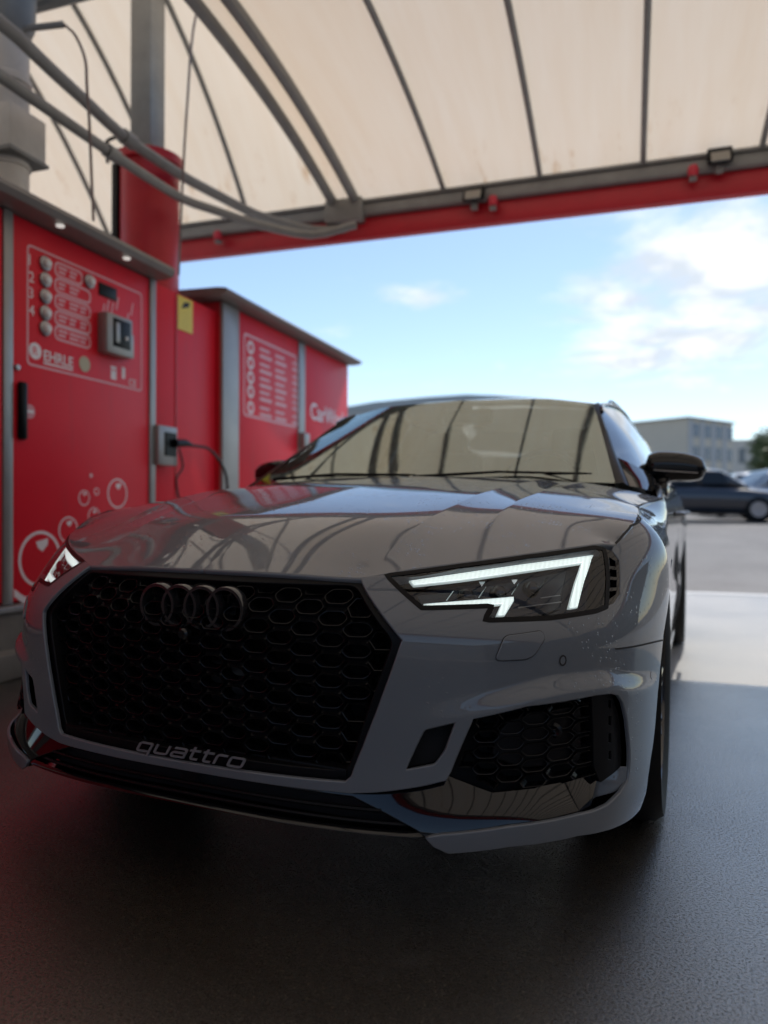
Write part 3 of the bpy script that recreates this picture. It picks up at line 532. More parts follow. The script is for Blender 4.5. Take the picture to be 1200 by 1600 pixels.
# second cabinet
c2 = bthing('wash_cabinet', (-3.4, 6.3, .345), 'farther red cabinet with printed price table and white lettering', 'cabinet')
yE = fpix(543, 650)[0]; yS = fpix(371, 600)[0]; yM0 = fpix(465, 620)[0]; yM1 = fpix(475, 620)[0]
bbuild(MB().box((-3.46, (yB+yE)/2, 1.39), (.9, yE-yB, 2.09)), 'carcass', M['redm'], c2)
bbuild(MB().box((-3.0, (yB+yS)/2, 1.39), (.04, yS-yB, 2.09), bev=.01), 'corner_profile', M['alu'], c2)
bbuild(MB().box((-3.006, (yS+yM0)/2, 1.39), (.02, yM0-yS-.01, 2.07), bev=.004), 'door', M['red'], c2); bbuild(MB().box((-3.006, (yM1+yE)/2, 1.39), (.02, yE-yM1-.01, 2.07), bev=.004), 'door', M['red'], c2)
bbuild(MB().box((-3.0, (yM0+yM1)/2, 1.39), (.03, yM1-yM0, 2.07), bev=.004), 'middle_profile', M['alu'], c2)
bbuild(MB().prism([(p[0], 2.44+(p[1]-2.35)*.62) for p in rp_], yB-.16, yE+.06, lambda u, v, h: (u, h, v)), 'roof', M['roofp'], c2, ang=40)
u0, v1 = fpix(380, 528); u1, v0 = fpix(463, 660); v1 = fpix(420, 537)[1]; v0 = fpix(420, 659)[1]
ro = rnd([(u0, v0), (u1, v0), (u1, v1), (u0, v1)], .04); ri = rnd([(u0+.02, v0+.02), (u1-.02, v0+.02), (u1-.02, v1-.02), (u0+.02, v1-.02)], .03); bbuild(ring_mb(MB(), ro, ri, -.001, .001, fn1), 'printed_frame', M['printd'], c2, ang=0)
for py in (543, 567, 590, 612, 637):
    u, v = fpix(391, py); ro, ri = ring2((u, v), .055, .03, 20); bbuild(ring_mb(MB(), ro, ri, -.001, .0015, fn1), 'pictogram', M['print'], c2, ang=0)
    mb = MB()
    for j, a in enumerate((.16, .45, .8)):
        bbuild(MB().prism([(u+a, v-.05), (u+a+.22, v-.05), (u+a+.22, v-.02), (u+a, v-.02)], -.001, .001, fn1), 'printed_line', M['printd'], c2, ang=0); bbuild(MB().prism([(u+a, v+.01), (u+a+.18, v+.01), (u+a+.18, v+.035), (u+a, v+.035)], -.001, .001, fn1), 'printed_line', M['printd'], c2, ang=0)
u, v = fpix(484, 650); bbuild(text_on('CarWash', u, v-.03, .17, X1+.003, .95, .015), 'lettering', M['print'], c2, ang=0, fixn=False)
u, v = fpix(470, 690); bbuild(MB().box((-2.96, u, v), (.06, .12, .16), bev=.01), 'latch', M['alu'], c2)
# ------------------------------------------------------------------ the car: one base surface, trimmed into panels
YC = .66; PS = .9; SM = math.pi/2*PS
def smooth_tab(f, lo, hi, sg):
    x = np.arange(lo-4*sg, hi+4*sg, .0005); y = f(x); k = np.exp(-.5*(np.arange(-4*sg, 4*sg+1e-9, .0005)/sg)**2); k /= k.sum(); ys = np.convolve(y, k, 'same'); m = (x >= lo) & (x <= hi); x, ys = x[m], ys[m]
    return lambda z: np.interp(z, x, ys)
Wz = smooth_tab(pchip([.05, .10, .18, .25, .35, .5, .65, .72, .757, .80, .84, .9], [.83, .865, .90, .917, .926, .932, .936, .935, .928, .906, .860, .76]), .0, 1., .022)
Wside = smooth_tab(pchip([.15, .2, .3, .42, .52, .65, .78, .85, .90, .95, .99], [.855, .875, .893, .898, .893, .898, .908, .905, .890, .866, .84]), .0, 1.1, .012)
Y0 = smooth_tab(pchip([.05, .10, .2, .312, .45, .6, .66, .71, .777, .84, .9], [.05, .02, -.016, -.031, -.040, -.045, -.021, .028, .158, .32, .52]), .0, 1., .022)
_Z = [.1, .2, .26, .33, .42, .5, .6, .66, .72, .777, .85]
Nz = smooth_tab(pchip(_Z, [3.1, 3.1, 2.9, 2.7, 2.6, 2.55, 2.5, 2.4, 2.3, 2.3, 2.3]), .0, 1., .035)          # fullness of the plan curve near the centre line
Qz = smooth_tab(pchip(_Z, [2.6, 2.6, 2.3, 1.95, 1.85, 1.8, 1.68, 1.5, 1.45, 1.5, 1.6]), .0, 1., .035)          # and at the turn into the side
SHELF = None
FAX, RAX, WR = .905, 3.73, .337
def wyz(y, z):
    b = sst(.95, 1.35, y); w = Wz(z)*(1-b)+Wside(z)*b
    w = w+.026*np.exp(-((y-RAX)/.42)**2)*sst(.12, .35, z)*(1-sst(.72, .88, z))
    return w*np.where(y > 4.05, np.maximum(1-(np.maximum(y-4.05, 0)/.74)**3.2, .0)**(1/3.2), 1.)
def base_surf(s, z):
    s = np.asarray(s, float); z = np.asarray(z, float); n = Nz(z); D = YC-Y0(z); ph = np.clip(s/PS, 0, math.pi/2)
    x = Wz(z)*np.sin(ph)**(2/n); y = YC-D*np.maximum(np.cos(ph), 0)**(2/Qz(z)); ex = np.maximum(s-SM, 0); y = y+ex
    x = np.where(ex > 0, wyz(y, z), x)
    return np.stack([x, y, z+0*x], -1)
def fd_normal(f, s, z, e=.0025):
    du = f(s+e, z)-f(s-e, z); dv = f(s, z+e)-f(s, z-e); n = np.cross(du, dv); return n/(np.linalg.norm(n, axis=-1, keepdims=True)+1e-12)
def surf(s, z):
    s = np.asarray(s, float); z = np.asarray(z, float); P = base_surf(s, z)
    if SHELF is not None:
        z1 = SHELF(s); A = .019*sst(.36, .72, s)*(1-.95*sst(.92, 1.28, s)); d = A*(1-sst(z1-.042, z1+.004, z))*sst(.2, .34, z)
        ang = np.clip(s/PS, 0, math.pi/2); P = P+np.stack([np.sin(ang)*d*.9, -np.cos(ang)*d, 0*d], -1)
    return P
def project(P):
    d = P-CP; zz = d @ cf; return np.stack([600+FPX*(d @ cr)/zz, 800-FPX*(d @ cu)/zz], -1)
def pray(px, py): return cf+cr*(px-600)/FPX-cu*(py-800)/FPX
def on_plane(px, py, axis, val): d = pray(px, py); return CP+d*(val-CP[axis])/d[axis]
def tr(px, py):
    d = pray(px, py); t = np.linspace(.8, 3.6, 700); P = CP+t[:, None]*d; n = Nz(P[:, 2])
    g = (np.abs(P[:, 0])/Wz(P[:, 2]))**n+(np.maximum(YC-P[:, 1], 0)/(YC-Y0(P[:, 2])))**Qz(P[:, 2])-1
    k = np.where((g < 0) & (P[:, 2] < .9))[0]
    p = P[k[0]] if len(k) else P[np.argmin(np.abs(g))]
    n = float(Nz(p[2])); a = (abs(p[0])/float(Wz(p[2])))**(n/2); b = (max(YC-p[1], 0)/float(YC-Y0(p[2])))**(float(Qz(p[2]))/2)
    q = np.array([PS*math.atan2(a, b)+max(p[1]-YC, 0), p[2]])
    for _ in range(8):
        e = project(surf(q[0], q[1]))-np.array([px, py]); h = 1e-4
        J = np.stack([(project(surf(q[0]+h, q[1]))-project(surf(q[0]-h, q[1])))/(2*h), (project(surf(q[0], q[1]+h))-project(surf(q[0], q[1]-h)))/(2*h)], 1)
        st = np.linalg.lstsq(J, -e, rcond=None)[0]; q = q+np.clip(st, -.03, .03)
        q[0] = min(max(q[0], 0), 1.9)
    return q
def sy(y, z):
    if y >= YC: return SM+y-YC
    return PS*math.acos(min(1, ((YC-y)/float(YC-Y0(z)))**(float(Qz(z))/2)))
def pxc(pts, n): return [tr(*p) for p in curve3(pts, n)]
def area2(p): p = np.asarray(p); return .5*np.sum(p[:, 0]*np.roll(p[:, 1], -1)-np.roll(p[:, 0], -1)*p[:, 1])
def finish(name, v, f, n, m, parent, ang=None):
    me = bpy.data.meshes.new(name); me.from_pydata(v.tolist(), [], f); me.shade_smooth()
    me.normals_split_custom_set_from_vertices([tuple(q) for q in n]); return link(name, me, m, parent, True)
def vnormals(v, f):
    n = np.zeros_like(v)
    for q in f:
        a = np.cross(v[q[1]]-v[q[0]], v[q[2]]-v[q[0]])
        for i in q: n[i] += a
    return n/(np.linalg.norm(n, axis=1, keepdims=True)+1e-12)
def patch(outline, fn, h=.018, holes=(), lip=(.0025, .02), off=0., skip=None, grid=None, lines=()):
    """trimmed patch of fn over a closed 2-d outline -> verts, faces, normals (right side of the car)"""
    def orient(p, ccw):
        p = [np.array(q, float) for q in p]
        return p if (area2(p) > 0) == ccw else p[::-1]
    loops = [resample(orient(outline, True), h)]+[resample(orient(q, False), h) for q in holes]
    pts = np.vstack(loops); edges = []; k = 0
    for lp in loops:
        m = len(lp); edges += [(k+i, k+(i+1) % m) for i in range(m)]; k += m
    extra = []
    for ln in lines:
        q = resample(ln, h, False); q = q[inpoly(q, loops[0])]; extra.append(q); m = len(q); edges += [(k+i, k+i+1) for i in range(m-1) if np.linalg.norm(q[i+1]-q[i]) < h*1.5]; k += m
    if extra: pts = np.vstack([pts]+extra)
    lo, hi = pts.min(0), pts.max(0); gs = h if grid is None else grid; ny = int((hi[1]-lo[1])/(gs*.87))+1; G = []
    for j in range(ny):
        xs = np.arange(lo[0]+(j % 2)*gs/2, hi[0], gs); G.append(np.stack([xs, np.full(len(xs), lo[1]+j*gs*.87)], 1))
    G = np.vstack(G); ok = inpoly(G, loops[0])
    for lp in loops[1:]: ok &= ~inpoly(G, lp)
    G = G[ok]
    if len(G):
        dmin = np.full(len(G), 9.)
        for q in pts: dmin = np.minimum(dmin, np.hypot(G[:, 0]-q[0], G[:, 1]-q[1]))
        G = G[dmin > gs*.45]
    allp = np.vstack([pts, G]) if len(G) else pts
    vo, eo, fo, _, _, _ = delaunay_2d_cdt([Vector((float(a), float(b))) for a, b in allp], edges, [], 0, 1e-7)
    vo = np.array([v[:] for v in vo]); fo = np.array([f[:] for f in fo]); c = vo[fo].mean(1); ok = inpoly(c, loops[0])
    for lp in loops[1:]: ok &= ~inpoly(c, lp)
    fo = fo[ok]; P = fn(vo[:, 0], vo[:, 1]); nn = fd_normal(fn, vo[:, 0], vo[:, 1])
    if off: P = P-nn*off
    V_, F_, N_ = [P], [tuple(q) for q in fo], [nn]; k = len(P)
    for f in range(len(F_)):
        a, b, c3 = F_[f]
        if np.dot(np.cross(P[b]-P[a], P[c3]-P[a]), nn[a]) < 0: F_[f] = (a, c3, b)
    if lip:
        r, dep = lip
        for lp in loops:
            Q = fn(lp[:, 0], lp[:, 1]); qn = fd_normal(fn, lp[:, 0], lp[:, 1])
            if off: Q = Q-qn*off
            T = np.roll(Q, -1, 0)-np.roll(Q, 1, 0); T /= np.linalg.norm(T, axis=1)[:, None]+1e-12; H = -np.cross(qn, T)
            rows = [Q+0*H]+[Q+r*math.sin(a)*H-r*(1-math.cos(a))*qn for a in (.5, 1.05, 1.57)]+[Q+r*H-dep*qn]
            nr = [qn]+[math.sin(a)*H+math.cos(a)*qn for a in (.5, 1.05, 1.57)]+[H]
            m = len(lp); base = k
            for a, b in zip(rows, nr): V_.append(a); N_.append(b)
            k += m*len(rows)
            for i in range(m):
                j = (i+1) % m
                if skip is not None and skip(lp[i]) and skip(lp[j]): continue
                for w in range(len(rows)-1): F_.append((base+w*m+i, base+(w+1)*m+i, base+(w+1)*m+j, base+w*m+j))
    return np.vstack(V_), F_, np.vstack(N_)
MX = np.array([-1., 1., 1.])
def both(p):                              # one mesh spanning both halves
    v, f, n = p; k = len(v); return np.vstack([v, v*MX]), f+[tuple(i+k for i in q[::-1]) for q in f], np.vstack([n, n*MX])
def mir(p): v, f, n = p; return v*MX, [q[::-1] for q in f], n*MX
def pair(name, p, m, parents):            # a part on each side
    return [finish(name, *p, m, parents[0]), finish(name, *mir(p), m, parents[1])]
def mbpair(name, mb, m, parents, ang=35):
    a = mb.build(name, m, parents[0], ang=ang, world=True); mb2 = MB(); mb2.add(np.array(mb.v)*MX, [f[::-1] for f in mb.f]); return [a, mb2.build(name, m, parents[1], ang=ang, world=True)]
def fsurf_off(d):
    def f(s, z): return surf(s, z)-fd_normal(surf, s, z)*d
    return f
def extr_patch(outline, d0, d1, h=.012, fn=surf):     # solid slab between two depths below the skin
    a = patch(outline, fn, h, lip=(.0006, d1-d0), off=d0); return a
sh = np.array([tr(*p) for p in ((641, 1106), (700, 1093), (776, 1076), (875, 1053), (935, 1046), (985, 1050))])
_sp = pchip(list(sh[:, 0])+[sh[-1, 0]+.5], list(sh[:, 1])+[sh[-1, 1]-.04]); SHELF = lambda s: _sp(np.maximum(s, sh[0, 0]-.1))

car = thing('estate_car', (0, 2.3, 0), 0, 'grey sports estate car with black honeycomb grille and lit headlamps in the wash bay', 'car')
# ---- front bumper
gT, gM, gB = np.array(tr(565, 903)), np.array(tr(628, 1000)), np.array(tr(549, 1225)); gM = gM+np.array([.003, 0])
zt0 = tr(330, 889)[1]
E_head = [(930, 955.5), (860, 966), (757, 969.5), (769, 947), (659, 950.5), (604, 899)]
low = pxc([(543, 1238), (577, 1237), (652, 1228), (696, 1218)], 12); zl = low[0][1]
seam = pxc([(1036, 1000), (985, 1011), (960, 1014), (949, 1003), (944, 980), (940, 953)], 16)
intake = [(703, 1205), (738.5, 1122), (823, 1102), (930, 1085), (955, 1082), (967, 1085), (975, 1097), (981, 1123), (985, 1163), (985, 1203)]
facet = [(982, 1222), (970, 1241), (950, 1260), (928, 1270), (905, 1275)]
bladet = [(797, 1294), (690, 1307), (667, 1311)]; bladeb = [(679, 1323), (701, 1333), (797, 1322), (903, 1305), (957, 1294), (985, 1280), (1000, 1265)]
archf = [(1009, 1240), (1016, 1190), (1022, 1150), (1028, 1080), (1036, 1000)]
bump = [np.array([0, zl])]+low+[tr(*p) for p in intake+facet+bladet+bladeb]+pxc(archf, 10)+seam[1:]+[tr(*p) for p in E_head]+[gT, gM]+[gM+(gB-gM)*t+np.array([.006*math.sin(math.pi*t), 0]) for t in (.25, .5, .75)]+[gB+np.array([.004, .012]), gB+np.array([-.012, 0]), np.array([0, gB[1]-.004])]
duct = rnd([tr(*p) for p in ((662, 1139), (715, 1126.5), (697.5, 1175), (681, 1197), (631, 1206))], .008)
sl_ = np.linspace(sh[0, 0]+.01, sh[-1, 0]+.12, 80); shl = [np.stack([sl_, SHELF(sl_)-d_], 1) for d_ in (-.004, .004, .012, .021, .030, .040)]
bumper = finish('front_bumper', *both(patch(bump, surf, .009, [duct], (.0035, .008), skip=lambda q: q[0] < 1e-6, lines=shl)), M['paint'], car)
# duct insides
dk = patch([tuple(p) for p in duct], fsurf_off(.036), .02, lip=(.0045, -.030)); pair('duct_lining', dk, M['dark'], (bumper, bumper))
# washer covers and parking sensors
wc = rnd([tr(*p) for p in ((774, 1031), (789, 995), (845, 987), (850, 997), (833, 1023), (821, 1029))], .01)
def ribbon(pts, w, lift=.0006, closed=True, fn=surf):
    P = resample(pts, .01, closed); Q = fn(P[:, 0], P[:, 1]); qn = fd_normal(fn, P[:, 0], P[:, 1])
    if closed: T = np.roll(Q, -1, 0)-np.roll(Q, 1, 0)
    else: T = np.gradient(Q, axis=0)
    T /= np.linalg.norm(T, axis=1)[:, None]+1e-12; H = np.cross(qn, T); n = len(Q)
    v = np.vstack([Q-H*w/2+qn*lift, Q+H*w/2+qn*lift]); f = [(i, (i+1) % n, n+(i+1) % n, n+i) for i in range(n if closed else n-1)]; return v, f, np.vstack([qn, qn])
pair('washer_cover', patch(wc, surf, .008, lip=(.0018, .005), off=-.0035), M['paint'], (bumper, bumper)); pair('cover_gap', ribbon(wc, .0062, .0012), M['gap'], (bumper, bumper))
c_ = tr(879, 1032); sc = [c_+.0095*np.array([math.cos(a)*.95, math.sin(a)]) for a in np.linspace(0, 2*math.pi, 24, endpoint=False)]
pair('parking_sensor', patch(sc, surf, .005, lip=(.0008, .002), off=-.001), M['paint'], (bumper, bumper)); pair('sensor_gap', ribbon(sc, .0034, .0012), M['gap'], (bumper, bumper))
c_ = tr(1018, 1055); sc = [c_+.0085*np.array([math.cos(a), math.sin(a)]) for a in np.linspace(0, 2*math.pi, 20, endpoint=False)]; pair('parking_sensor', patch(sc, surf, .006, lip=(.0008, .002), off=-.0008), M['paint'], (bumper, bumper))
# ---- grille
def yfas(x, z): n = Nz(z); return YC-(YC-Y0(z))*np.maximum(1-(np.abs(x)/Wz(z))**n, 1e-6)**(1/Qz(z))
def fplane(d): return lambda x, z: np.stack([x, yfas(x, z)+d, z+0*x], -1)
def xz(q): p = surf(q[0], q[1]); return np.array([float(p[0]), float(p[2])])
a_, b_, c_ = xz(gT), xz(gM), xz(gB); ztop = float(zt0)
GP = [np.array(p) for p in ((-c_[0], c_[1]), c_, b_, (a_[0], a_[1]+.004), (-a_[0], a_[1]+.004), (-b_[0], b_[1]))]   # ccw
def inset(poly, d):
    n = len(poly); out = []
    for i in range(n):
        p0, p1, p2 = poly[i-1], poly[i], poly[(i+1) % n]; e1 = (p1-p0)/np.linalg.norm(p1-p0); e2 = (p2-p1)/np.linalg.norm(p2-p1); n1 = np.array([-e1[1], e1[0]]); n2 = np.array([-e2[1], e2[0]])
        b = n1+n2; b = b/(b @ n1); out.append(p1+b*d)
    return out
grl = setp(MB().box((0, .16, .5), (.86, .01, .42)).build('grille', M['dark'], car, world=True))
def xpatch(outline, holes, d, h, lip): return patch(outline, fplane(d), h, holes, lip)
GI = inset(GP, .017)
finish('grille_frame', *xpatch(rnd(GP, .02), [rnd(GI, .02)], .014, .03, (.003, .045)), M['blackp'], grl)
def clip_convex(poly, clip):
    out = [np.array(p) for p in poly]
    for i in range(len(clip)):
        a, b = clip[i], clip[(i+1) % len(clip)]; e = b-a; inp = out; out = []
        if not inp: return []
        for k in range(len(inp)):
            p, q = inp[k-1], inp[k]; dp = e[0]*(p-a)[1]-e[1]*(p-a)[0]; dq = e[0]*(q-a)[1]-e[1]*(q-a)[0]
            if (dp >= 0) != (dq >= 0): out.append(p+(q-p)*dp/(dp-dq))
            if dq >= 0: out.append(q)
    return out
def honeycomb(clip, ha, hb, fl, wx, wz_, yf, depth, x0, x1, z0, z1, mb, ox=0., oz=0.):
    px_ = ha*(1+fl); nx = int((x1-x0)/px_)+2
    for i in range(-1, nx):
        for j in range(-1, int((z1-z0)/(2*hb))+2):
            cx_ = x0+ox+i*px_; cz = z0+oz+j*2*hb+(hb if i % 2 else 0)
            def hx(a, b): return rnd([np.array((cx_+u*(ha-a), cz+v*(hb-b))) for u, v in ((fl, -1), (1, 0), (fl, 1), (-fl, 1), (-1, 0), (-fl, -1))], (a+b)*.7)
            full = [np.array((cx_+u*ha, cz+v*hb)) for u, v in ((fl, -1), (1, 0), (fl, 1), (-fl, 1), (-1, 0), (-fl, -1))]
            if not all(inpoly([p], clip)[0] for p in full):
                q = clip_convex(full, clip)
                if len(q) < 3 or abs(area2(q)) < (1e-4 if clip is GI else .45*abs(area2(full))): continue
                c = np.mean(q, 0); n = len(q); rows = [(q, .012)]+[([p+(c-p)*f_ for p in q], d_) for f_, d_ in ((.14, 0.), (.20, .001), (.24, depth))]
            else:
                inn_ = hx(wx, wz_); n = len(inn_); out_ = rnd(full, .001); c = np.array((cx_, cz))
                rows = [(hx(.0001, .0001), .012), (hx(wx-.0022, wz_-.0022), .006), (hx(wx-.0012, wz_-.0012), .0), (inn_, .0006), (hx(wx+.001, wz_+.001), depth)]
            vs = [(p[0], float(yf(p[0], p[1]))+dd, p[1]) for rr, dd in rows for p in rr]
            mb.add(vs, [(w*n+k, w*n+(k+1) % n, (w+1)*n+(k+1) % n, (w+1)*n+k) for w in range(len(rows)-1) for k in range(n)])
mb = MB(); honeycomb(GI, .0335, .0205, .58, .0038, .0078, lambda x, z: yfas(x, z)+.03, .034, -.48, .48, c_[1], ztop, mb, .012, .008)
hm = mb.build('honeycomb', M['mesh'], grl, ang=25, world=True, fixn=False)
bm = bmesh.new(); bm.from_mesh(hm.data); bmesh.ops.recalc_face_normals(bm, faces=bm.faces); bm.to_mesh(hm.data); bm.free()
MB().box((0, .10, .50), (.80, .012, .36)).box((0, .09, .46), (.80, .03, .03)).build('radiator', M['blackp'], grl, world=True)
# radar plate and camera
MB().box((0, .075, .46), (.20, .02, .11), bev=.008).build('radar_cover', mat('radar_plastic', (.016, .018, .022), rough=.3), grl, world=True)
MB().lathe([(.013, .0), (.013, -.014), (.009, -.018), (0, -.018)], (0, float(yfas(0, .585))+.03, .585), axis='Y', seg=16).build('front_camera', M['black'], grl, world=True)
MB().box((0, .022, c_[1]+.014), (.74, .03, .022), bev=.004).build('bottom_bar', M['blackp'], grl, world=True)
# four rings
rc = on_plane(299, 948, 1, .0); emb = setp(MB().box((rc[0]*0, .024, rc[2]), (.20, .006, .03)).build('emblem', M['black'], grl, world=True))
for k, x in enumerate((-.0888, -.0296, .0296, .0888)):
    y = .0005*(k % 2); MB().lathe([(.0478, .014), (.0478, -.004), (.0462, -.0075), (.0400, -.0075), (.0384, -.004), (.0384, .014)], (x, .002+y, rc[2]), axis='Y', seg=56, closed=True).build('ring', M['ring'], grl, ang=40, world=True)
# script
def script_q():
    mb = MB(); x = 0.; w = 1.25; cnt = [0]; th = .115
    def st(pts, closed=False):
        P = rnd(pts, .22) if closed else [np.array(pts[0], float)]+([q for q in rnd(pts, .25, {i: .25 for i in range(1, len(pts)-1)})][1:-1])+[np.array(pts[-1], float)]
        P = np.array(P); P = P[np.concatenate([[True], np.linalg.norm(np.diff(P, axis=0), axis=1) > 1e-3])]
        n = len(P); T = (np.roll(P, -1, 0)-np.roll(P, 1, 0)) if closed else np.gradient(P, axis=0); T /= np.linalg.norm(T, axis=1)[:, None]; H = np.stack([-T[:, 1], T[:, 0]], 1)
        a, b = P+H*th, P-H*th; vs = [(p[0], 0, p[1]) for p in a]+[(p[0], 0, p[1]) for p in b]+[(p[0], .1, p[1]) for p in a]+[(p[0], .1, p[1]) for p in b]; fs = []
        for i in range(n if closed else n-1):
            j = (i+1) % n; fs += [(i, j, n+j, n+i), (i, 2*n+i, 2*n+j, j), (n+i, n+j, 3*n+j, 3*n+i)]
        cnt[0] += 1; mb.add([(v[0]+x, v[1]-.03*(cnt[0] % 3), v[2]) for v in vs], fs)
    st([(0, 0), (w, 0), (w, 1), (0, 1)], True); st([(w, .6), (w, -.55)]); x += w+.5
    st([(0, 1.1), (0, 0), (w, 0), (w, 1.1)]); x += w+.5
    st([(.05, 1), (w, 1), (w, -.1)]); st([(w, 0), (0, 0), (0, .52), (w, .52)]); x += w+.4
    for _ in range(2): st([(.25, 1.45), (.25, 0), (.95, 0)]); st([(-.1, 1), (.95, 1)]); x += 1.3
    st([(0, -.1), (0, 1), (.95, 1)]); x += 1.3
    st([(0, 0), (w, 0), (w, 1), (0, 1)], True); x += w
    v = np.array(mb.v); v[:, 0] += v[:, 2]*.42; mb.v = v.tolist(); return mb, x
mb, wq = script_q(); p0, p1 = on_plane(215, 1174, 1, -.028), on_plane(379, 1188, 1, -.028); k = (p1[0]-p0[0])/(wq+.1); v = np.array(mb.v); zq = (p0[2]+p1[2])/2
mb.v = (np.stack([p0[0]+v[:, 0]*k, -.030+v[:, 1]*k, zq-.5*k*.7+.004+v[:, 2]*k*.70], 1)).tolist(); mb.build('quattro_script', M['silver'], grl, ang=20, world=True)
# ---- lower intakes (each side)
ini = rnd([tr(*p) for p in ((697, 1210), (734, 1117), (823, 1096), (930, 1079), (960, 1076), (974, 1083), (987, 1123), (990, 1163), (990, 1206), (965, 1236), (935, 1268), (880, 1272), (778, 1255), (700, 1228))], .006)
ia = pair('air_intake', patch(ini, fsurf_off(.07), .03, lip=None), M['dark'], (car, car))
IX = [xz(tr(*p)) for p in ((705, 1210), (739, 1124), (823, 1104), (945, 1087), (950, 1215), (876, 1232), (778, 1246))]
hull = [IX[0], IX[6], IX[5], IX[4], IX[3], IX[2], IX[1]]
if area2(hull) < 0: hull = hull[::-1]
xs_ = [p[0] for p in hull]; zs_ = [p[1] for p in hull]
def ysurf(x, z): return yfas(x, z)-.03*sst(.45, .75, x)+.035
mb = MB(); honeycomb(hull, .027, .0152, .58, .0036, .0046, ysurf, .03, min(xs_), max(xs_), min(zs_), max(zs_), mb, .01, 0); mbpair('honeycomb', mb, M['mesh'], ia, 25)
so_ = tr(984, 1210)[0]
def ffac(s, z): return surf(s, z)-fd_normal(surf, s, z)*np.clip(.003+.55*(so_-np.asarray(s)), .003, .04)[..., None]
pair('intake_corner', patch(rnd([tr(*p) for p in ((984.5, 1200), (983, 1222), (971, 1241), (951, 1260), (928, 1270.5), (908, 1275), (928, 1262), (945, 1236), (959, 1207))], .004), ffac, .012, lip=(.002, .01)), M['paint'], (bumper, bumper))
# inner shroud, distance sensor, side fin with slots
bez = [tr(*p) for p in ((777, 1183), (790, 1150), (806, 1133), (850, 1121), (922, 1108), (922, 1189), (850, 1200), (823, 1201), (786, 1190))]
pair('shroud', patch(rnd(bez, .012), fsurf_off(.028), .02, lip=(.003, .04)), M['blackp'], ia)
q = surf(*tr(872, 1148)); mbs = MB().lathe([(.016, .0), (.016, -.008), (.010, -.012), (0, -.008)], (q[0]-.012, q[1]+.034, q[2]), axis='Y', seg=18); mbpair('distance_sensor', mbs, M['mesh'], ia)
fin = [tr(*p) for p in ((935, 1088), (966, 1088), (978, 1125), (981, 1200), (948, 1225), (938, 1200))]
slots = [[tr(*p) for p in ((960.5, y0), (966, y0), (966, y1), (960.5, y1))] for y0, y1 in ((1094, 1110), (1120, 1137), (1147, 1164), (1174, 1190))]
fp = pair('fin', patch(rnd(fin, .008), fsurf_off(.016), .012, [rnd(s_, .003) for s_ in slots], lip=(.002, .02)), M['blackp'], ia)
# gloss black lower panel and splitter
glo = [np.array([0, zl-.001]), *[p+np.array([0, -.001]) for p in low], tr(700, 1222), tr(778, 1247), tr(877, 1233), tr(935, 1220), tr(952, 1226), tr(934, 1262), tr(906, 1276)]+[tr(*p) for p in ((797, 1295), (690, 1308), (668, 1312), (652, 1301), (600, 1276), (545, 1252))]+[np.array([0, tr(545, 1252)[1]])]
def fslope(s, z): return surf(s, z)-fd_normal(surf, s, z)*np.clip(.006+.37*(np.asarray(z)-tip0[1]-.01), .004, .05)[..., None]
tip0 = tr(676, 1322)
lp_ = finish('lower_panel', *both(patch(glo, fslope, .016, lip=(.003, .012), skip=lambda q: q[0] < 1e-6)), M['black'], car)
zs0 = tr(545, 1252)[1]; tip = tr(676, 1322)
slot = [np.array([0, zs0]), tr(545, 1252), tr(600, 1276), tr(652, 1301), tr(655, 1308), np.array([0, tr(650, 1306)[1]])]
finish('lower_slot', *both(patch(slot, fsurf_off(.05), .03, lip=None)), M['dark'], car)
for t_ in (.3, .62):
    zz = zs0+(tip[1]-zs0)*t_; sE = tr(545, 1252)[0]+(tip[0]-tr(545, 1252)[0])*t_; ss = np.linspace(0, sE, 24); P = surf(ss, np.full(24, zz)); P[:, 1] += .025
    PP = np.vstack([P[::-1]*MX, P[1:]]); MB().tube(PP, .0045, 6).build('slat', M['blackp'], lp_, world=True)
lt = tr(650, 1306); ss = np.linspace(0, tr(720, 1318)[0], 36); P = surf(ss, np.interp(ss, [0, lt[0], tr(680, 1318)[0], 9], [lt[1], lt[1], tr(680, 1318)[1], tr(680, 1318)[1]])); P[:, 1] += .02*sst(lt[0]-.005, lt[0]+.02, ss); PP = np.vstack([P[::-1]*MX, P[1:]])
G = [PP+np.array(o_) for o_ in ((0, .010, .004), (0, .0, .001), (0, -.002, -.003), (0, .004, -.006), (0, .12, -.004))]
MB().grid(G).build('splitter', M['black'], car, world=True, ang=50)
ss = np.linspace(tr(701, 1333)[0], tr(1000, 1265)[0], 30); zz = np.array([np.interp(a, [tr(*p)[0] for p in bladeb], [tr(*p)[1] for p in bladeb]) for a in ss]); P = surf(ss, zz)
mb = MB().grid([P+np.array([0, .004, -.001]), P+np.array([-.03, .06, .004]), P*np.array([.7, 1, 1])+np.array([0, .2, .01])]); mbpair('undertray', mb, M['blackp'], (car, car))
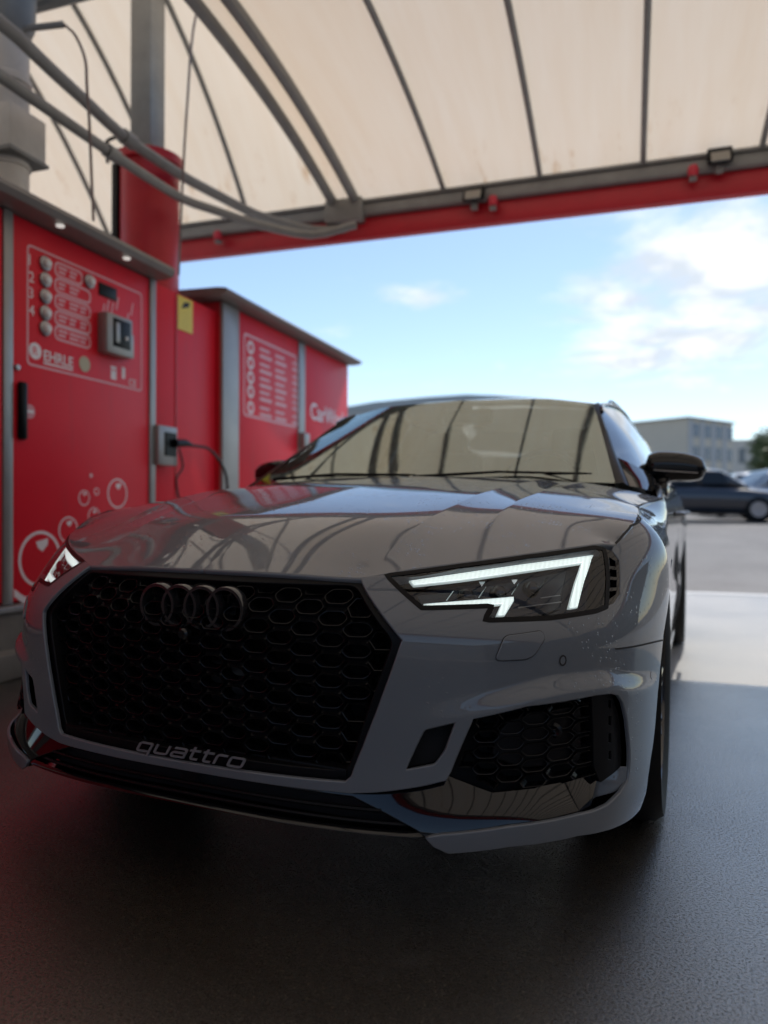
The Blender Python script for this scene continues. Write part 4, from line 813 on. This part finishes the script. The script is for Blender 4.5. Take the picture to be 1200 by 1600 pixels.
# ---- headlamps
HL = [tr(*p) for p in ((604, 898.5), (659, 950), (769, 946.5), (757, 969), (860, 965.5), (930, 955), (948, 948))]+[tr(*p) for p in ((950, 905), (944, 858), (930, 855), (825, 869.5), (720, 883.5), (640, 894.5))]
hl = pair('headlamp', patch(HL, fsurf_off(.062), .02, lip=(.001, -.056)), M['lampin'], (car, car))
pair('lens', patch(HL, fsurf_off(.001), .012, lip=(.003, .01)), M['lens'], hl)
FR = ribbon(HL, .011, .0004); pair('lens_border', FR, M['blackp'], hl)
d1 = pxc([(640, 897), (720, 885.5), (825, 871.5), (905, 862.8), (934, 859.5)], 12)+[tr(*p) for p in ((931, 866), (921, 903), (911, 945), (897, 947), (907, 906), (916, 873))]+pxc([(916, 873), (825, 884), (720, 897.5), (647, 905)], 10)[1:]
d2 = [tr(*p) for p in ((664, 936), (720, 931.7), (808, 925.5), (808, 932), (794, 956), (781, 957.5), (789, 938), (720, 942), (671, 942))]
def inner(p, d):
    p = [np.array(q, float) for q in p]; p = p if area2(p) > 0 else p[::-1]; return inset(p, d)
for dd_ in (d1, d2):
    ls_ = pair('light_strip', patch(dd_, fsurf_off(.019), .008, lip=(.001, .005)), M['drlo'], hl); pair('light_core', patch(inner(dd_, .0024), fsurf_off(.0165), .008, lip=(.0006, .002)), M['drl'], ls_)
for grp in (((655, 909), (900, 874), (893, 940), (800, 957), (818, 921), (668, 931)),):
    pair('reflector_bowl', patch([tr(*p) for p in grp], fsurf_off(.045), .012, lip=(.003, .01)), M['lampin'], hl)
for a, b in (((713, 908), (702, 925)), ((766, 902), (755, 921)), ((820, 897), (809, 917)), ((865, 890), (855, 908))):
    P = np.array([fsurf_off(.034)(*tr(*a)), fsurf_off(.034)(*tr(*b))]); mbpair('module_edge', MB().tube(P, .0022, 6), M['chrome'], hl)
for a in ((758, 897), (811, 895)):
    q = [tr(a[0]-5, a[1]-3), tr(a[0]+5, a[1]-3), tr(a[0], a[1]+5)]; pair('reflector', patch(q, fsurf_off(.03), .01, lip=(.0005, .004)), M['chrome'], hl)
for a, b in (((822, 938), (892, 931)), ((858, 923), (890, 920))):
    P = np.array([fsurf_off(.036)(*tr(*a)), fsurf_off(.036)(*tr(*b))]); mbpair('module_edge', MB().tube(P, .0012, 6), M['steel'], hl)
for a in ((735, 915), (788, 911), (842, 906)):
    p = fsurf_off(.04)(*tr(*a)); mbpair('projector', MB().lathe([(.018, .0), (.018, -.008), (.012, -.013), (0, -.015)], p, axis='Y', seg=18), M['black'], hl)
VT = [tr(*p) for p in ((947, 857), (957, 861), (968.5, 876), (969.5, 928), (960, 943), (949, 948), (951, 905))]
vsl = [[tr(*p) for p in q] for q in (((952, 869), (963, 876), (965, 886), (953, 884)), ((953, 888), (965, 890), (965.5, 902), (953.5, 901)), ((953.5, 905), (965.5, 906), (965.5, 918), (953, 919)), ((953, 923), (965.5, 922), (964, 929), (952, 938)))]
vt = pair('side_vent', patch(VT, fsurf_off(.002), .008, vsl, lip=(.0015, .02)), M['black'], hl); pair('vent_lining', patch(VT, fsurf_off(.02), .02, lip=None), M['dark'], vt)
# ---- fenders and doors
zf = lambda y: float(np.interp(y, [.42, .62, .83, 1.05, 1.30], [.777, .81, .838, .862, .886]))
shut = [tr(*p) for p in ((961, 850), (973, 836), (985, 822), (997, 805))]
shut2 = [np.array([sy(y, 0), z]) for y, z in ((1.02, .860), (1.16, .873), (1.31, .887))]
RA = .386
def arcpts(cy, a0, a1, n, R=RA):
    out = []
    for a in np.linspace(a0, a1, n):
        y, z = cy+R*math.cos(a), WR+R*math.sin(a); out.append(np.array([sy(y, z), z]))
    return out
a0 = math.atan2(seam[0][1]-WR, -.324)
fen = seam[::1]+[tr(*p) for p in ((948, 949), (960, 944), (970, 929), (969.5, 876), (958, 860))]+shut+shut2+[np.array([sy(1.31, 0), .21])]+[np.array([sy(1.28, 0), .20])]+arcpts(FAX, -.30, a0-.02, 26)
fe = pair('fender', patch(fen, surf, .02, lip=(.0025, .03)), M['paint'], (car, car))
pair('arch_liner', patch(arcpts(FAX, -.5, 2*math.pi-2.62+.0, 40, .40), fsurf_off(.24), .06, lip=(.002, -.21)), M['dark'], fe)
def ypatch(pts): return [np.array([sy(y, z), z]) for y, z in pts]
belt = lambda y: float(np.interp(y, [1.3, 1.6, 2.2, 3.0, 3.7, 4.4], [.888, .945, .953, .962, .972, .985]))
d1o = ypatch([(1.314, .215), (2.40, .215), (2.42, .5), (2.42, belt(2.42)), (1.9, belt(1.9)), (1.62, .946), (1.314, .888)])
d2o = ypatch([(2.424, .215), (3.2, .215)])+[p for p in arcpts(RAX, math.pi*.98, math.pi*.72, 6)]+ypatch([(3.50, .80), (3.52, belt(3.5)), (2.9, belt(2.9)), (2.424, belt(2.42))])
for nm, oo, hy in (('front_door', d1o, 2.22), ('rear_door', d2o, 3.30)):
    dd = pair(nm, patch(oo, surf, .05, lip=(.0025, .02)), M['paint'], (car, car))
    P = surf(np.array([sy(hy-.11, 0), sy(hy-.09, 0), sy(hy+.09, 0), sy(hy+.11, 0)]), np.array([.83]*4)); P[1:3, 0] += .035; mbpair('door_handle', MB().tube(curve3(P, 12), .011, 8), M['paint'], dd)
qo = arcpts(RAX, math.pi*.72, -.28, 30)+ypatch([(4.25, .22), (4.60, .24), (4.72, .4), (4.72, .8), (4.62, .97), (4.2, belt(4.2)), (3.524, belt(3.5)), (3.504, .80)])
qp = pair('rear_quarter', patch(qo, surf, .05, lip=(.0025, .02)), M['paint'], (car, car))
pair('arch_liner', patch(arcpts(RAX, -.5, 2*math.pi-2.62, 40, .40), fsurf_off(.24), .06, lip=(.002, -.21)), M['dark'], qp)
P = [surf(np.array([sy(y, 0)]*3), np.array([.22, .19, .155]))+np.array([[0, 0, 0], [.012, 0, 0], [-.03, 0, 0]]) for y in np.linspace(1.27, 3.40, 12)]; mbpair('side_skirt', MB().grid(P), M['black'], (car, car))
# rear end, never seen from the front: still a closed shape
G = []
for y, z in ((4.66, .26), (4.74, .40), (4.77, .62), (4.74, .85), (4.66, .97), (4.55, 1.12), (4.44, 1.25)):
    G.append([(x*(.80 if z < .98 else .80-.9*(z-.97)), y-.16*abs(x)**2.5, z) for x in np.linspace(-1, 1, 17)])
MB().grid(G).build('tailgate', M['paint'], car, world=True)
# ---- bonnet: thin-plate surface through edges and crown
edge_px = [(330, 889), (450, 895), (565, 902), (640, 889), (720, 878.5), (825, 864), (905, 853), (945, 849), (961, 850)]
hp = [surf(*tr(*p)) for p in edge_px]
side3 = [surf(*q) for q in shut+shut2]
rear3 = [np.array(p) for p in ((0, 1.18, .960), (.2, 1.185, .957), (.4, 1.205, .950), (.6, 1.25, .938), (.74, 1.305, .921), (.83, 1.325, .902))]
gx = pchip([0, .3, .37, .5, .62, .74, .8], [0, -.008, -.011, -.018, -.027, -.043, -.058]); zc_ = pchip([.03, .16, .3, .55, .85, 1.18], [.715, .768, .814, .872, .923, .960])
crown = [np.array([x, y, float(zc_(y)+gx(x))]) for x, y in ((0, .16), (0, .3), (0, .55), (0, .85), (.3, .3), (.3, .55), (.3, .85), (.55, .55), (.58, .85), (.76, .72), (.785, .95))]
ctl = np.array([p for p in hp+side3+rear3+crown]); lam = np.array([1e-5]*(len(hp)+len(side3))+[1.5e-3]*len(rear3)+[6e-3]*len(crown)); lam = np.concatenate([lam, lam[ctl[:, 0] > .02]]); ctl = np.vstack([ctl, ctl[ctl[:, 0] > .02]*MX])
def tps(P, z, lam):
    n = len(P); d2 = ((P[:, None]-P[None])**2).sum(-1); K = np.where(d2 > 0, d2*np.log(np.maximum(d2, 1e-20)), 0)+np.diag(lam); Q = np.hstack([np.ones((n, 1)), P])
    A = np.block([[K, Q], [Q.T, np.zeros((3, 3))]]); w = np.linalg.solve(A, np.concatenate([z, np.zeros(3)]))
    def f(x, y):
        d = (np.asarray(x)[..., None]-P[:, 0])**2+(np.asarray(y)[..., None]-P[:, 1])**2
        return (np.where(d > 0, d*np.log(np.maximum(d, 1e-20)), 0)*w[:n]).sum(-1)+w[n]+w[n+1]*np.asarray(x)+w[n+2]*np.asarray(y)
    return f
HB = tps(ctl[:, :2], ctl[:, 2], lam)
xB = pchip([.05, .3, .6, .9, 1.2], [.367, .395, .43, .467, .503]); xA = pchip([.2, .4, .7, 1.0, 1.25], [.515, .54, .573, .605, .63])
def bonnet(x, y):
    x = np.asarray(x, float); y = np.asarray(y, float); z = HB(x, y); ax = np.abs(x); fade = sst(.10, .35, y)
    dB = ax-xB(y); z = z+fade*.006*np.where(dB < 0, 1., np.exp(-np.maximum(dB, 0)/.06))
    dA = ax-xA(y); z = z+sst(.28, .6, y)*.007*np.exp(-np.abs(dA)/np.where(dA < 0, .045, .14))
    return np.stack([x, y, z], -1)
def pl2(P): return [np.array([float(p[0]), float(p[1])]) for p in P]
eo = [surf(*q) for q in pxc(edge_px[:3], 12)+pxc(edge_px[2:], 22)[1:]]; eo[0] = np.array([0, eo[0][1], eo[0][2]])
k0 = [i for i, p in enumerate(eo) if p[0] > .01][0]; eo = [np.array([0, float(yfas(0, zt0)), zt0])]+eo[k0:]
ho = pl2(eo)+pl2(side3[1:])+pl2(rear3[::-1])
yl_ = np.linspace(.12, 1.3, 90); cl_ = [np.stack([f_(yl_)+d_, yl_], 1) for f_ in (xB, xA) for d_ in (-.004, 0., .004)]
bon = finish('bonnet', *both(patch(ho, bonnet, .012, lip=(.006, .03), skip=lambda q: q[0] < 1e-6, lines=cl_)), M['paint'], car)
pair('bonnet_gap', ribbon(shut+shut2, .0055, .0016, closed=False), M['gap'], fe)
pair('bumper_gap', ribbon(seam[:9], .0035, .0012, closed=False), M['gap'], fe)
# ---- glasshouse
wb_ = curve3([(0, 1.215, .950), (.4, 1.255, .948), (.735, 1.36, .942)], 16); wt_ = curve3([(0, 1.94, 1.343), (.35, 1.972, 1.337), (.572, 2.04, 1.312)], 16)
def loft(a, b, n, bulge):
    G = []
    for t in np.linspace(0, 1, n): G.append(a*(1-t)+b*t+np.array(bulge)*4*t*(1-t))
    return np.array(G)
G = loft(wb_, wt_, 18, (0, -.004, .009)); Gf = np.concatenate([G[:, ::-1]*MX, G[:, 1:]], 1)
ws = MB().grid(Gf).build('windscreen', M['wind'], car, world=True, ang=80)
inn = Gf+np.array([0, .006, -.012]); mb = MB()
def band(rows, cols): 
    mb.grid(inn[rows][:, cols])
nC = Gf.shape[1]
band(slice(0, 2), slice(0, nC)); band(slice(-2, None), slice(0, nC)); band(slice(0, 18), slice(0, 2)); band(slice(0, 18), slice(nC-2, None)); mb.build('ceramic_band', M['dark'], ws, world=True)
RS = curve3([(.778, 1.385, .932), (.698, 1.67, 1.088), (.603, 2.055, 1.308), (.622, 2.9, 1.366), (.615, 3.7, 1.342), (.57, 4.38, 1.25)], 40)
we = curve3([tuple(g) for g in G[:, -1]], 14); ro_ = RS[RS[:, 1] < 2.07]; ro_ = curve3(ro_, 14)
mbpair('front_pillar', MB().grid([we+np.array([.001, 0, -.002]), (we*.55+ro_*.45)+np.array([.006, -.003, .007]), ro_]), M['blackp'], (car, car), 60)
def roofz(y): return float(np.interp(y, [1.94, 2.12, 2.4, 2.8, 3.3, 3.8, 4.2, 4.42], [1.343, 1.370, 1.392, 1.403, 1.396, 1.372, 1.325, 1.265]))
rg = []
for t in np.linspace(0, 1, 26):
    row = []
    for u in np.linspace(-1, 1, 25):
        y = (1.94+.10*abs(u)**2.2)*(1-t)+4.42*t; xe = float(np.interp(y, RS[:, 1], RS[:, 0]))*(1 if t > 0 else 1); ze = float(np.interp(y, RS[:, 1], RS[:, 2]))
        if t == 0: x = .572*u; z = float(np.interp(abs(x), wt_[:, 0], wt_[:, 2])); y = float(np.interp(abs(x), wt_[:, 0], wt_[:, 1]))
        else: x = xe*u*min(1, .92+t*2); zc = roofz(y); z = zc-(zc-ze)*abs(u)**2.6
        row.append((x, y, z))
    rg.append(row)
rf = MB().grid(rg).build('roof', M['paint'], car, world=True, ang=80)
mbpair('roof_rail', MB().tube(curve3([(.60, 2.35, 1.34), (.60, 2.46, 1.378), (.605, 3.0, 1.393), (.59, 3.8, 1.37), (.575, 4.1, 1.315)], 24), .008, 8), M['black'], (rf, rf))
MB().tube(curve3([(0, 3.95, 1.36), (0, 4.0, 1.40), (0, 4.06, 1.385)], 8), [.02, .018, .016, .015, .014, .013, .012, .01], 8).build('antenna_fin', M['black'], rf, world=True)
bl = curve3([(.835, 1.40, .912), (.862, 1.64, .948), (.870, 2.2, .955), (.870, 3.0, .964), (.855, 3.7, .974), (.80, 4.38, .99)], 40)
Gs = loft(bl, RS, 8, (.018, 0, 0))
for nm, a, b, m_ in (('quarter_glass', 3, 10, 'sideglass'), ('door_glass', 10, 19, 'sideglass'), ('door_glass', 21, 30, 'sideglass'), ('rear_side_glass', 32, 38, 'sideglass')): mbpair(nm, MB().grid(Gs[:, a:b+1]), M[m_], (car, car), 80)
for a, b in ((0, 3), (19, 21), (30, 32), (38, 39)): mbpair('pillar', MB().grid(Gs[:, a:b+1]+np.array([.003, 0, 0])), M['black'], (car, car), 80)
mbpair('window_trim', MB().tube(bl+np.array([.006, 0, 0]), .009, 6), M['black'], (car, car)); mbpair('window_trim', MB().tube(RS[8:]+np.array([.004, 0, 0]), .009, 6), M['black'], (car, car))
# cowl and wipers
cg = [np.vstack([c_[::-1]*MX, c_[1:]]) for c_ in (curve3([p+np.array([0, -.004, -.02]) for p in rear3], 16), wb_+np.array([0, .0, -.014]))]
cw = MB().grid(cg).build('cowl', M['blackp'], car, world=True)
for x0_, x1_ in ((-.60, .02), (.04, .64)):
    a = np.array([x0_, 1.225+.22*x0_**2, .966]); b = np.array([x1_, 1.245+.22*x1_**2, .975]); w_ = MB().tube([a, a*.5+b*.5+np.array([0, 0, .012]), b], [.007, .005, .004], 6).build('wiper', M['blackp'], car, world=True)
    MB().tube([a*.35+b*.65+np.array([-.3, .0, .0]), b+np.array([.02, .004, 0])], .003, 6).build('wiper_blade', M['rubber'], w_, world=True)
# ---- interior
it = MB().box((0, 1.62, .84), (1.36, .5, .2), bev=.06).box((0, 2.9, .36), (1.5, 2.6, .1)).build('dashboard', M['cloth'], car, world=True)
MB().tube([(.37+.18*math.cos(a), 1.93+.05*math.sin(a), .93+.17*math.sin(a)) for a in np.linspace(0, 2*math.pi, 24, endpoint=False)], .014, 8, closed=True).build('steering_wheel', M['blackp'], it, world=True)
for x in (-.37, .37):
    st_ = MB().box((x, 2.45, .55), (.5, .5, .2), bev=.05).box((x, 2.72, .88), (.48, .16, .58), rx=-.25, bev=.06).build('seat', M['cloth'], car, world=True); MB().box((x, 2.84, 1.20), (.26, .1, .18), rx=-.2, bev=.04).build('headrest', M['cloth'], st_, world=True)
MB().box((0, 3.45, .75), (1.3, .2, .6), rx=-.25, bev=.05).box((0, 2.05, 1.28), (.24, .04, .07), bev=.02).build('rear_bench', M['cloth'], car, world=True)
# ---- mirrors
def mirror_mb():
    G = []
    for t in np.linspace(0, 1, 15):
        x = .80+.228*t; e = max(1-abs(2*t-1)**3.2, .0)**(1/3.2); e = max(e, .02); zc = 1.020+.006*math.sin(t*3)-.014*t; hz = (.066-.014*t)*e; hy = (.075-.02*t)*e; yc_ = 1.82+.02*t
        G.append([(x, yc_-hy*np.sign(math.cos(a))*abs(math.cos(a))**.75, zc+hz*np.sign(math.sin(a))*abs(math.sin(a))**.8) for a in np.linspace(0, 2*math.pi, 24, endpoint=False)])
    return MB().grid(G, closev=True)
mm = mbpair('mirror', mirror_mb(), M['black'], (car, car), 60)
mbpair('mirror_stalk', MB().tube(curve3([(.84, 1.77, .925), (.855, 1.79, .95), (.88, 1.815, .985)], 8), [.045, .036, .03, .028, .028, .028, .03, .03], 12), M['black'], mm)
mbpair('mirror_base', MB().box((.862, 1.75, .92), (.06, .17, .08), bev=.03, rz=.1), M['black'], mm)
P = [(x, 1.82+.02*t-(.0765-.02*t)*1.0, 1.004-.014*t) for t, x in ((q_, .83+.18*q_) for q_ in np.linspace(.05, .92, 12))]; mbpair('mirror_trim', MB().tube(P, .0022, 6), M['steel'], mm)
mbpair('mirror_glass', MB().box((.915, 1.899, 1.015), (.17, .006, .09), bev=.003), M['chrome'], mm)
# ---- wheels
def wheel(cy, sgn):
    X = .785*sgn; hw = .1375
    prof = [(.262, -hw*.86), (.29, -hw*.99), (.318, -hw), (.332, -hw*.86), (.337, -hw*.6), (.337, hw*.6), (.332, hw*.86), (.318, hw), (.29, hw*.99), (.262, hw*.86), (.258, 0)]
    w = setp(MB().lathe(prof, (X, cy, WR), axis='X', seg=56, closed=True).build('wheel', M['rubber'], car, world=True))
    rim = MB().lathe([(.258, -hw*.85), (.262, -hw*.9), (.250, -hw*.6), (.235, 0), (.245, hw*.75*sgn if sgn > 0 else hw*.6), (.262, hw*.9)], (X, cy, WR), axis='X', seg=48, cap=False).build('rim', M['rim'], w, world=True)
    xo = X+sgn*hw*.80
    MB().lathe([(.266, -.010), (.266, .006), (.252, .006), (.248, -.02)], (xo, cy, WR), axis='X', seg=48, closed=True).build('rim_edge', M['rim'], w, world=True)
    for k in range(10):
        a = 2*math.pi*k/10
        for da in (-.09, .09):
            r0, r1 = .055, .256; c0, c1 = a+da*.6, a+da; p0 = np.array([xo-sgn*.012, cy+r0*math.cos(c0), WR+r0*math.sin(c0)]); p1 = np.array([xo-sgn*.002, cy+r1*math.cos(c1), WR+r1*math.sin(c1)])
            MB().tube([p0, (p0+p1)/2+np.array([sgn*.004, 0, 0]), p1], [.013, .010, .011], 6).build('spoke', M['rim'], w, world=True)
    MB().lathe([(.07, -.02), (.068, .0), (.05, .006), (.03, .004), (0, .004)], (xo, cy, WR), axis='X', seg=24).build('hub', M['rim'], w, world=True)
    MB().lathe([(.19, -.015), (.19, .015), (.08, .015), (.08, -.015)], (X-sgn*.0, cy, WR), axis='X', seg=40, closed=True).build('brake_disc', M['steel'], w, world=True)
    MB().box((X+sgn*.02, cy+.15, WR+.05), (.09, .09, .2), bev=.02).build('brake_caliper', M['blackp'], w, world=True)
    return w
for cy in (FAX, RAX):
    for sgn in (1, -1): wheel(cy, sgn)
MB().box((0, .64, .45), (1.0, .9, .34), bev=.05).box((0, 2.3, .30), (1.2, 4.1, .2)).box((0, 2.4, .42), (1.62, 1.9, .36)).build('underbody', M['dark'], car, world=True)  # plain dark boxes inside the shell, added to stop light leaks
# ------------------------------------------------------------------ beyond the bay
def far(px, by):                        # ground point in the car park on the bearing of a pixel column
    p = bray(px, 700, 1, by); return np.array([p[0], by, float(gz(by))])
def parked(name, px, by, rz, col, lab, Lc=4.4, Hc=1.45, Wc=1.8):
    base = far(px, by); t = thing(name, tuple(bw(base)), BTH+rz, lab, 'car', 'cars parked beyond the apron'); pm = mat('parked_paint', col, rough=.3, coat=1.)
    h = Lc/2
    def sec(prof, wf, m, nm, par, n=11):
        G = []
        for x, z0, z1, w in prof:
            row = []
            for a in np.linspace(-math.pi/2, math.pi*1.5, 25)[:-1]:
                cx_, cz = math.cos(a), math.sin(a); row.append((x, w*np.sign(cx_)*abs(cx_)**.45, (z0+z1)/2+(z1-z0)/2*np.sign(cz)*abs(cz)**.5))
            G.append(row)
        mb = MB().grid(G, closev=True); k = len(G[0]); mb.f += [tuple(range(k)), tuple(range((len(G)-1)*k, len(G)*k))]; return mb.build(nm, m, par, ang=50)
    w = Wc/2
    body = sec([(-h, .42, .62, w*.78), (-h+.08, .26, .72, w*.92), (-h+.5, .18, .80, w), (-h+1.2, .18, .90, w), (0, .18, .95, w), (h-1., .18, .97, w), (h-.35, .2, .98, w*.97), (h-.05, .3, .9, w*.9), (h, .42, .8, w*.8)], w, pm, 'body', t)
    sec([(-h+1.05, .85, .88, w*.80), (-h+1.75, .85, Hc-.06, w*.70), (-h+2.2, .85, Hc, w*.70), (h-1.2, .85, Hc-.02, w*.70), (h-.55, .85, Hc-.25, w*.72), (h-.2, .85, .95, w*.8)], w, pm, 'cabin', t)
    for s in (-1, 1):
        for x0, x1 in ((-h+1.5, -.08), (.0, h-1.1)):
            MB().add([(x0 if x0 > -1 else x0-.35, s*(w*.815), .97), (x1, s*(w*.815), .97), (x1, s*(w*.735), Hc-.12), (x0+.2, s*(w*.735), Hc-.12)], [(0, 1, 2, 3)]).build('side_window', M['black'], t)
        for cx_ in (-h+.85, h-.85):
            wh = MB().lathe([(.2, -.1), (.30, -.1), (.32, -.06), (.32, .06), (.30, .1), (.2, .1), (.0, .09)], (cx_, s*(w-.09), .32), axis='Y', seg=20).build('wheel', M['rubber'], t); MB().lathe([(.2, s*.101), (.19, s*.112), (0, s*.105)], (cx_, s*(w-.09), .32), axis='Y', seg=16).build('hubcap', M['steel'], wh)
        MB().box((-h+.12, s*w*.66, .66), (.1, .3, .1), bev=.03).build('headlamp', M['white'], t); MB().box((h-.08, s*w*.7, .8), (.08, .2, .12), bev=.03).build('tail_lamp', M['lampred'], t)
    MB().add([(-h+1.12, -w*.72, .93), (-h+1.12, w*.72, .93), (-h+1.72, w*.63, Hc-.09), (-h+1.72, -w*.63, Hc-.09)], [(0, 1, 2, 3)]).build('windscreen', M['sideglass'], t, off=(-.03, 0, .02))
    return t
parked('parked_car', 1090, 21.5, math.pi-.05, (.011, .014, .022), 'dark blue saloon parked side-on beyond the painted line', 4.5, 1.42)
parked('parked_car', 1205, 25.0, .35, (.62, .63, .64), 'white hatchback parked behind the bonnet of the dark blue saloon', 4.0, 1.5)
parked('parked_car', 1175, 31, .9, (.45, .52, .55), 'pale silver hatchback parked behind the white hatchback', 4.1, 1.5)
parked('parked_car', 1168, 27.5, .05, (.7, .71, .72), 'white saloon parked side-on behind the dark blue saloon', 4.3, 1.48)
parked('parked_car', 1262, 23.0, 1.45, (.66, .67, .68), 'white estate parked nose-on beside the dark blue saloon', 4.3, 1.5)
def building(name, px0, px1, by, ztop, depth, col, lab, rz=0., floors=3, cols=6, side=None, wincol=(.10, .12, .15)):
    a, b = far(px0, by), far(px1, by); zb = float(gz(by)); wd = b[0]-a[0]; c = (a+b)/2+np.array([0, depth/2, 0]); t = thing(name, tuple(bw((c[0], c[1], zb))), BTH+rz, lab, 'building'); H = ztop-zb; m = mat('render_wall', col, rough=.85, var=.08, vscale=.5)
    MB().box((0, 0, H/2), (wd, depth, H)).build('wall', m, t, ang=0); MB().box((0, 0, H+.1), (wd+.3, depth+.3, .2)).build('roof', mat('roof_edge', tuple(x*.7 for x in col), rough=.8), t, ang=0)
    wm = mat('far_window', wincol, rough=.15)
    for sx in ((0, -1), (1, 0)):
        n_ = cols if sx[0] == 0 else (side or cols)
        for i in range(n_):
            for j in range(floors):
                z = (j+.55)*H/floors; hh = H/floors*.45
                if sx[0] == 0: MB().box((-wd/2+(i+.5)*wd/n_, -depth/2, z), (wd/n_*.45, .08, hh)).build('window', wm, t, ang=0)
                else: MB().box((wd/2, -depth/2+(i+.5)*depth/n_, z), (.08, depth/n_*.45, hh)).build('window', wm, t, ang=0)
    return t
def zpix(px, py, by): return float(bray(px, py, 1, by)[2])
# grey-beige block: blank gable plus a windowed side that recedes to the right
by = 150.; t0 = far(978, by); t1 = far(1072, by); zt = zpix(1030, 658, by); zb = float(gz(by)); RZ = -.62; wd = (t1[0]-t0[0])/math.cos(RZ); dp = 15.5
c = np.array([(t0[0]+t1[0])/2+dp/2*math.sin(-RZ), by+dp/2*math.cos(RZ), zb]); bt = thing('apartment_block', tuple(bw(c)), BTH+RZ, 'flat-roofed beige block with blank gable and windowed grey side', 'building'); H = zt-zb
MB().box((0, 0, H/2), (wd, dp, H)).build('wall', mat('beige_render', (.56, .50, .41), rough=.85, var=.08, vscale=.4), bt, ang=0); MB().box((0, 0, H+.12), (wd+.8, dp+.8, .24)).build('roof', mat('flat_roof', (.22, .21, .2), rough=.8), bt, ang=0)
wm = mat('far_window', (.10, .13, .19), rough=.2); pm = mat('panel_grey', (.42, .42, .42), rough=.7)
for i in range(4):
    MB().box((wd/2+.05, -dp/2+.9+i*3.9, H/2), (.1, 1.5, H-.4)).build('wall_panel', pm, bt, ang=0)
    for j in range(4): MB().box((wd/2+.06, -dp/2+2.75+i*3.9, (j+.5)*H/4), (.12, 1.9, H/4*.6)).build('window', wm, bt, ang=0)
building('low_building', 1125, 1290, 230., zpix(1170, 688, 230.), 30, (.55, .51, .46), 'low pale building behind the shrub and the beige block', floors=2, cols=7)
# long grey roof behind the estate car
by = 95.; a, b = far(520, by), far(870, by); zr = zpix(740, 616, by); ze = zpix(560, 643, by); zb = float(gz(by)); wd = b[0]-a[0]; c = np.array([(a[0]+b[0])/2, by+5, zb]); t = thing('hall', tuple(bw(c)), BTH, 'long low hall with pale grey shallow roof behind the estate car', 'building')
MB().box((0, 0, (ze-zb)/2), (wd, 10, ze-zb)).build('wall', mat('hall_wall', (.42, .42, .42), rough=.8, var=.1), t, ang=0)
MB().prism([(-wd/2-.3, ze-zb+.003), (wd/2+.3, ze-zb+.003), (wd/2+.3, ze-zb+.4), (wd*.25, zr-zb-.3), (wd*.12, zr-zb), (-wd*.05, zr-zb-.1), (-wd*.3, ze-zb+1.2), (-wd/2-.3, ze-zb+.4)], -5.2, 5.2, lambda u, v, h: (u, h, v)).build('roof', mat('hall_roof', (.34, .36, .37), rough=.6, var=.1), t, ang=0)
for i in range(7): MB().box((-wd/2+(i+.5)*wd/7, -5.02, (ze-zb)*.6), (wd/7*.5, .08, (ze-zb)*.35)).build('window', wm, t, ang=0)
# shrub / small trees at the car park edge
leaf = mat('leaf_green', (.07, .10, .025), rough=.6, var=.5, vscale=3)
def tree(name, px, by, hgt, rad, lab, n=5000):
    base = far(px, by); t = thing(name, tuple(bw(base)), random.random()*6, lab, 'tree')
    mb = MB(); mb.tube(curve3([(0, 0, -.05), (.05, .03, hgt*.25), (.0, -.04, hgt*.5)], 8), np.linspace(.16, .08, 8), 8)
    for k in range(7):
        a = k*.9; mb.tube(curve3([(0, 0, hgt*(.22+.03*k)), (rad*.4*math.cos(a), rad*.4*math.sin(a), hgt*(.42+.05*k)), (rad*.75*math.cos(a), rad*.75*math.sin(a), hgt*(.5+.05*k))], 6), np.linspace(.06, .02, 6), 6)
    mb.build('trunk', mat('bark', (.10, .075, .05), rough=.9, var=.3), t)
    cl = [(rad*.62*math.cos(a)*rng.uniform(.4, 1.1), rad*.62*math.sin(a)*rng.uniform(.4, 1.1), hgt*rng.uniform(.38, .82), rad*rng.uniform(.28, .48)) for a in rng.uniform(0, 6.28, 22)]
    V_ = []; F_ = []
    for i in range(n):
        cx_, cy_, cz, cr_ = cl[rng.integers(len(cl))]; d = rng.normal(size=3); d /= np.linalg.norm(d); p = np.array([cx_, cy_, cz])+d*cr_*rng.uniform(.55, 1.05)*np.array([1, 1, .85])
        u = rng.normal(size=3); u /= np.linalg.norm(u); v = np.cross(u, d); v /= np.linalg.norm(v)+1e-9; s = rng.uniform(.10, .22); k = len(V_); V_ += [p-u*s, p+v*s*.5, p+u*s, p-v*s*.5]; F_.append((k, k+1, k+2, k+3))
    MB().add(V_, F_).build('crown', leaf, t, ang=0, fixn=False); return t
tree('shrub_tree', 1222, 60., 6.2, 3.0, 'bushy green tree at the car park edge behind the white hatchback')
# added blocks out of frame: cut low sky light, show in the paint
def block(name, c, sz, col, lab):
    t = thing(name, tuple(bw((c[0], c[1], -.015))), BTH, lab, 'building'); MB().box((0, 0, sz[2]/2), sz).build('wall', mat('sky_blocker_wall', col, rough=.8, var=.15, vscale=.6), t, ang=0)
    MB().box((0, 0, sz[2]+.12), (sz[0]+.5, sz[1]+.5, .24)).build('roof', M['roofp'], t, ang=0); k = int(max(sz[0], sz[1])/4)
    for i in range(k):
        u = -max(sz[0], sz[1])/2+(i+.5)*4
        if sz[0] > sz[1]: MB().box((u, sz[1]/2, sz[2]*.6), (1.6, .1, 1.3)).build('window', wm, t, ang=0)
        else: MB().box((-sz[0]/2, u, sz[2]*.6), (.1, 1.6, 1.3)).build('window', wm, t, ang=0)
block('sky_blocker_back', (0, -19, 0), (44, 8, 4.6), (.15, .165, .18), 'added low grey block out of view, cutting low sky light on the car front')
block('sky_blocker_side', (24, -4, 0), (8, 36, 5.2), (.15, .16, .17), 'added long grey block out of view, cutting low sky light on the car side')
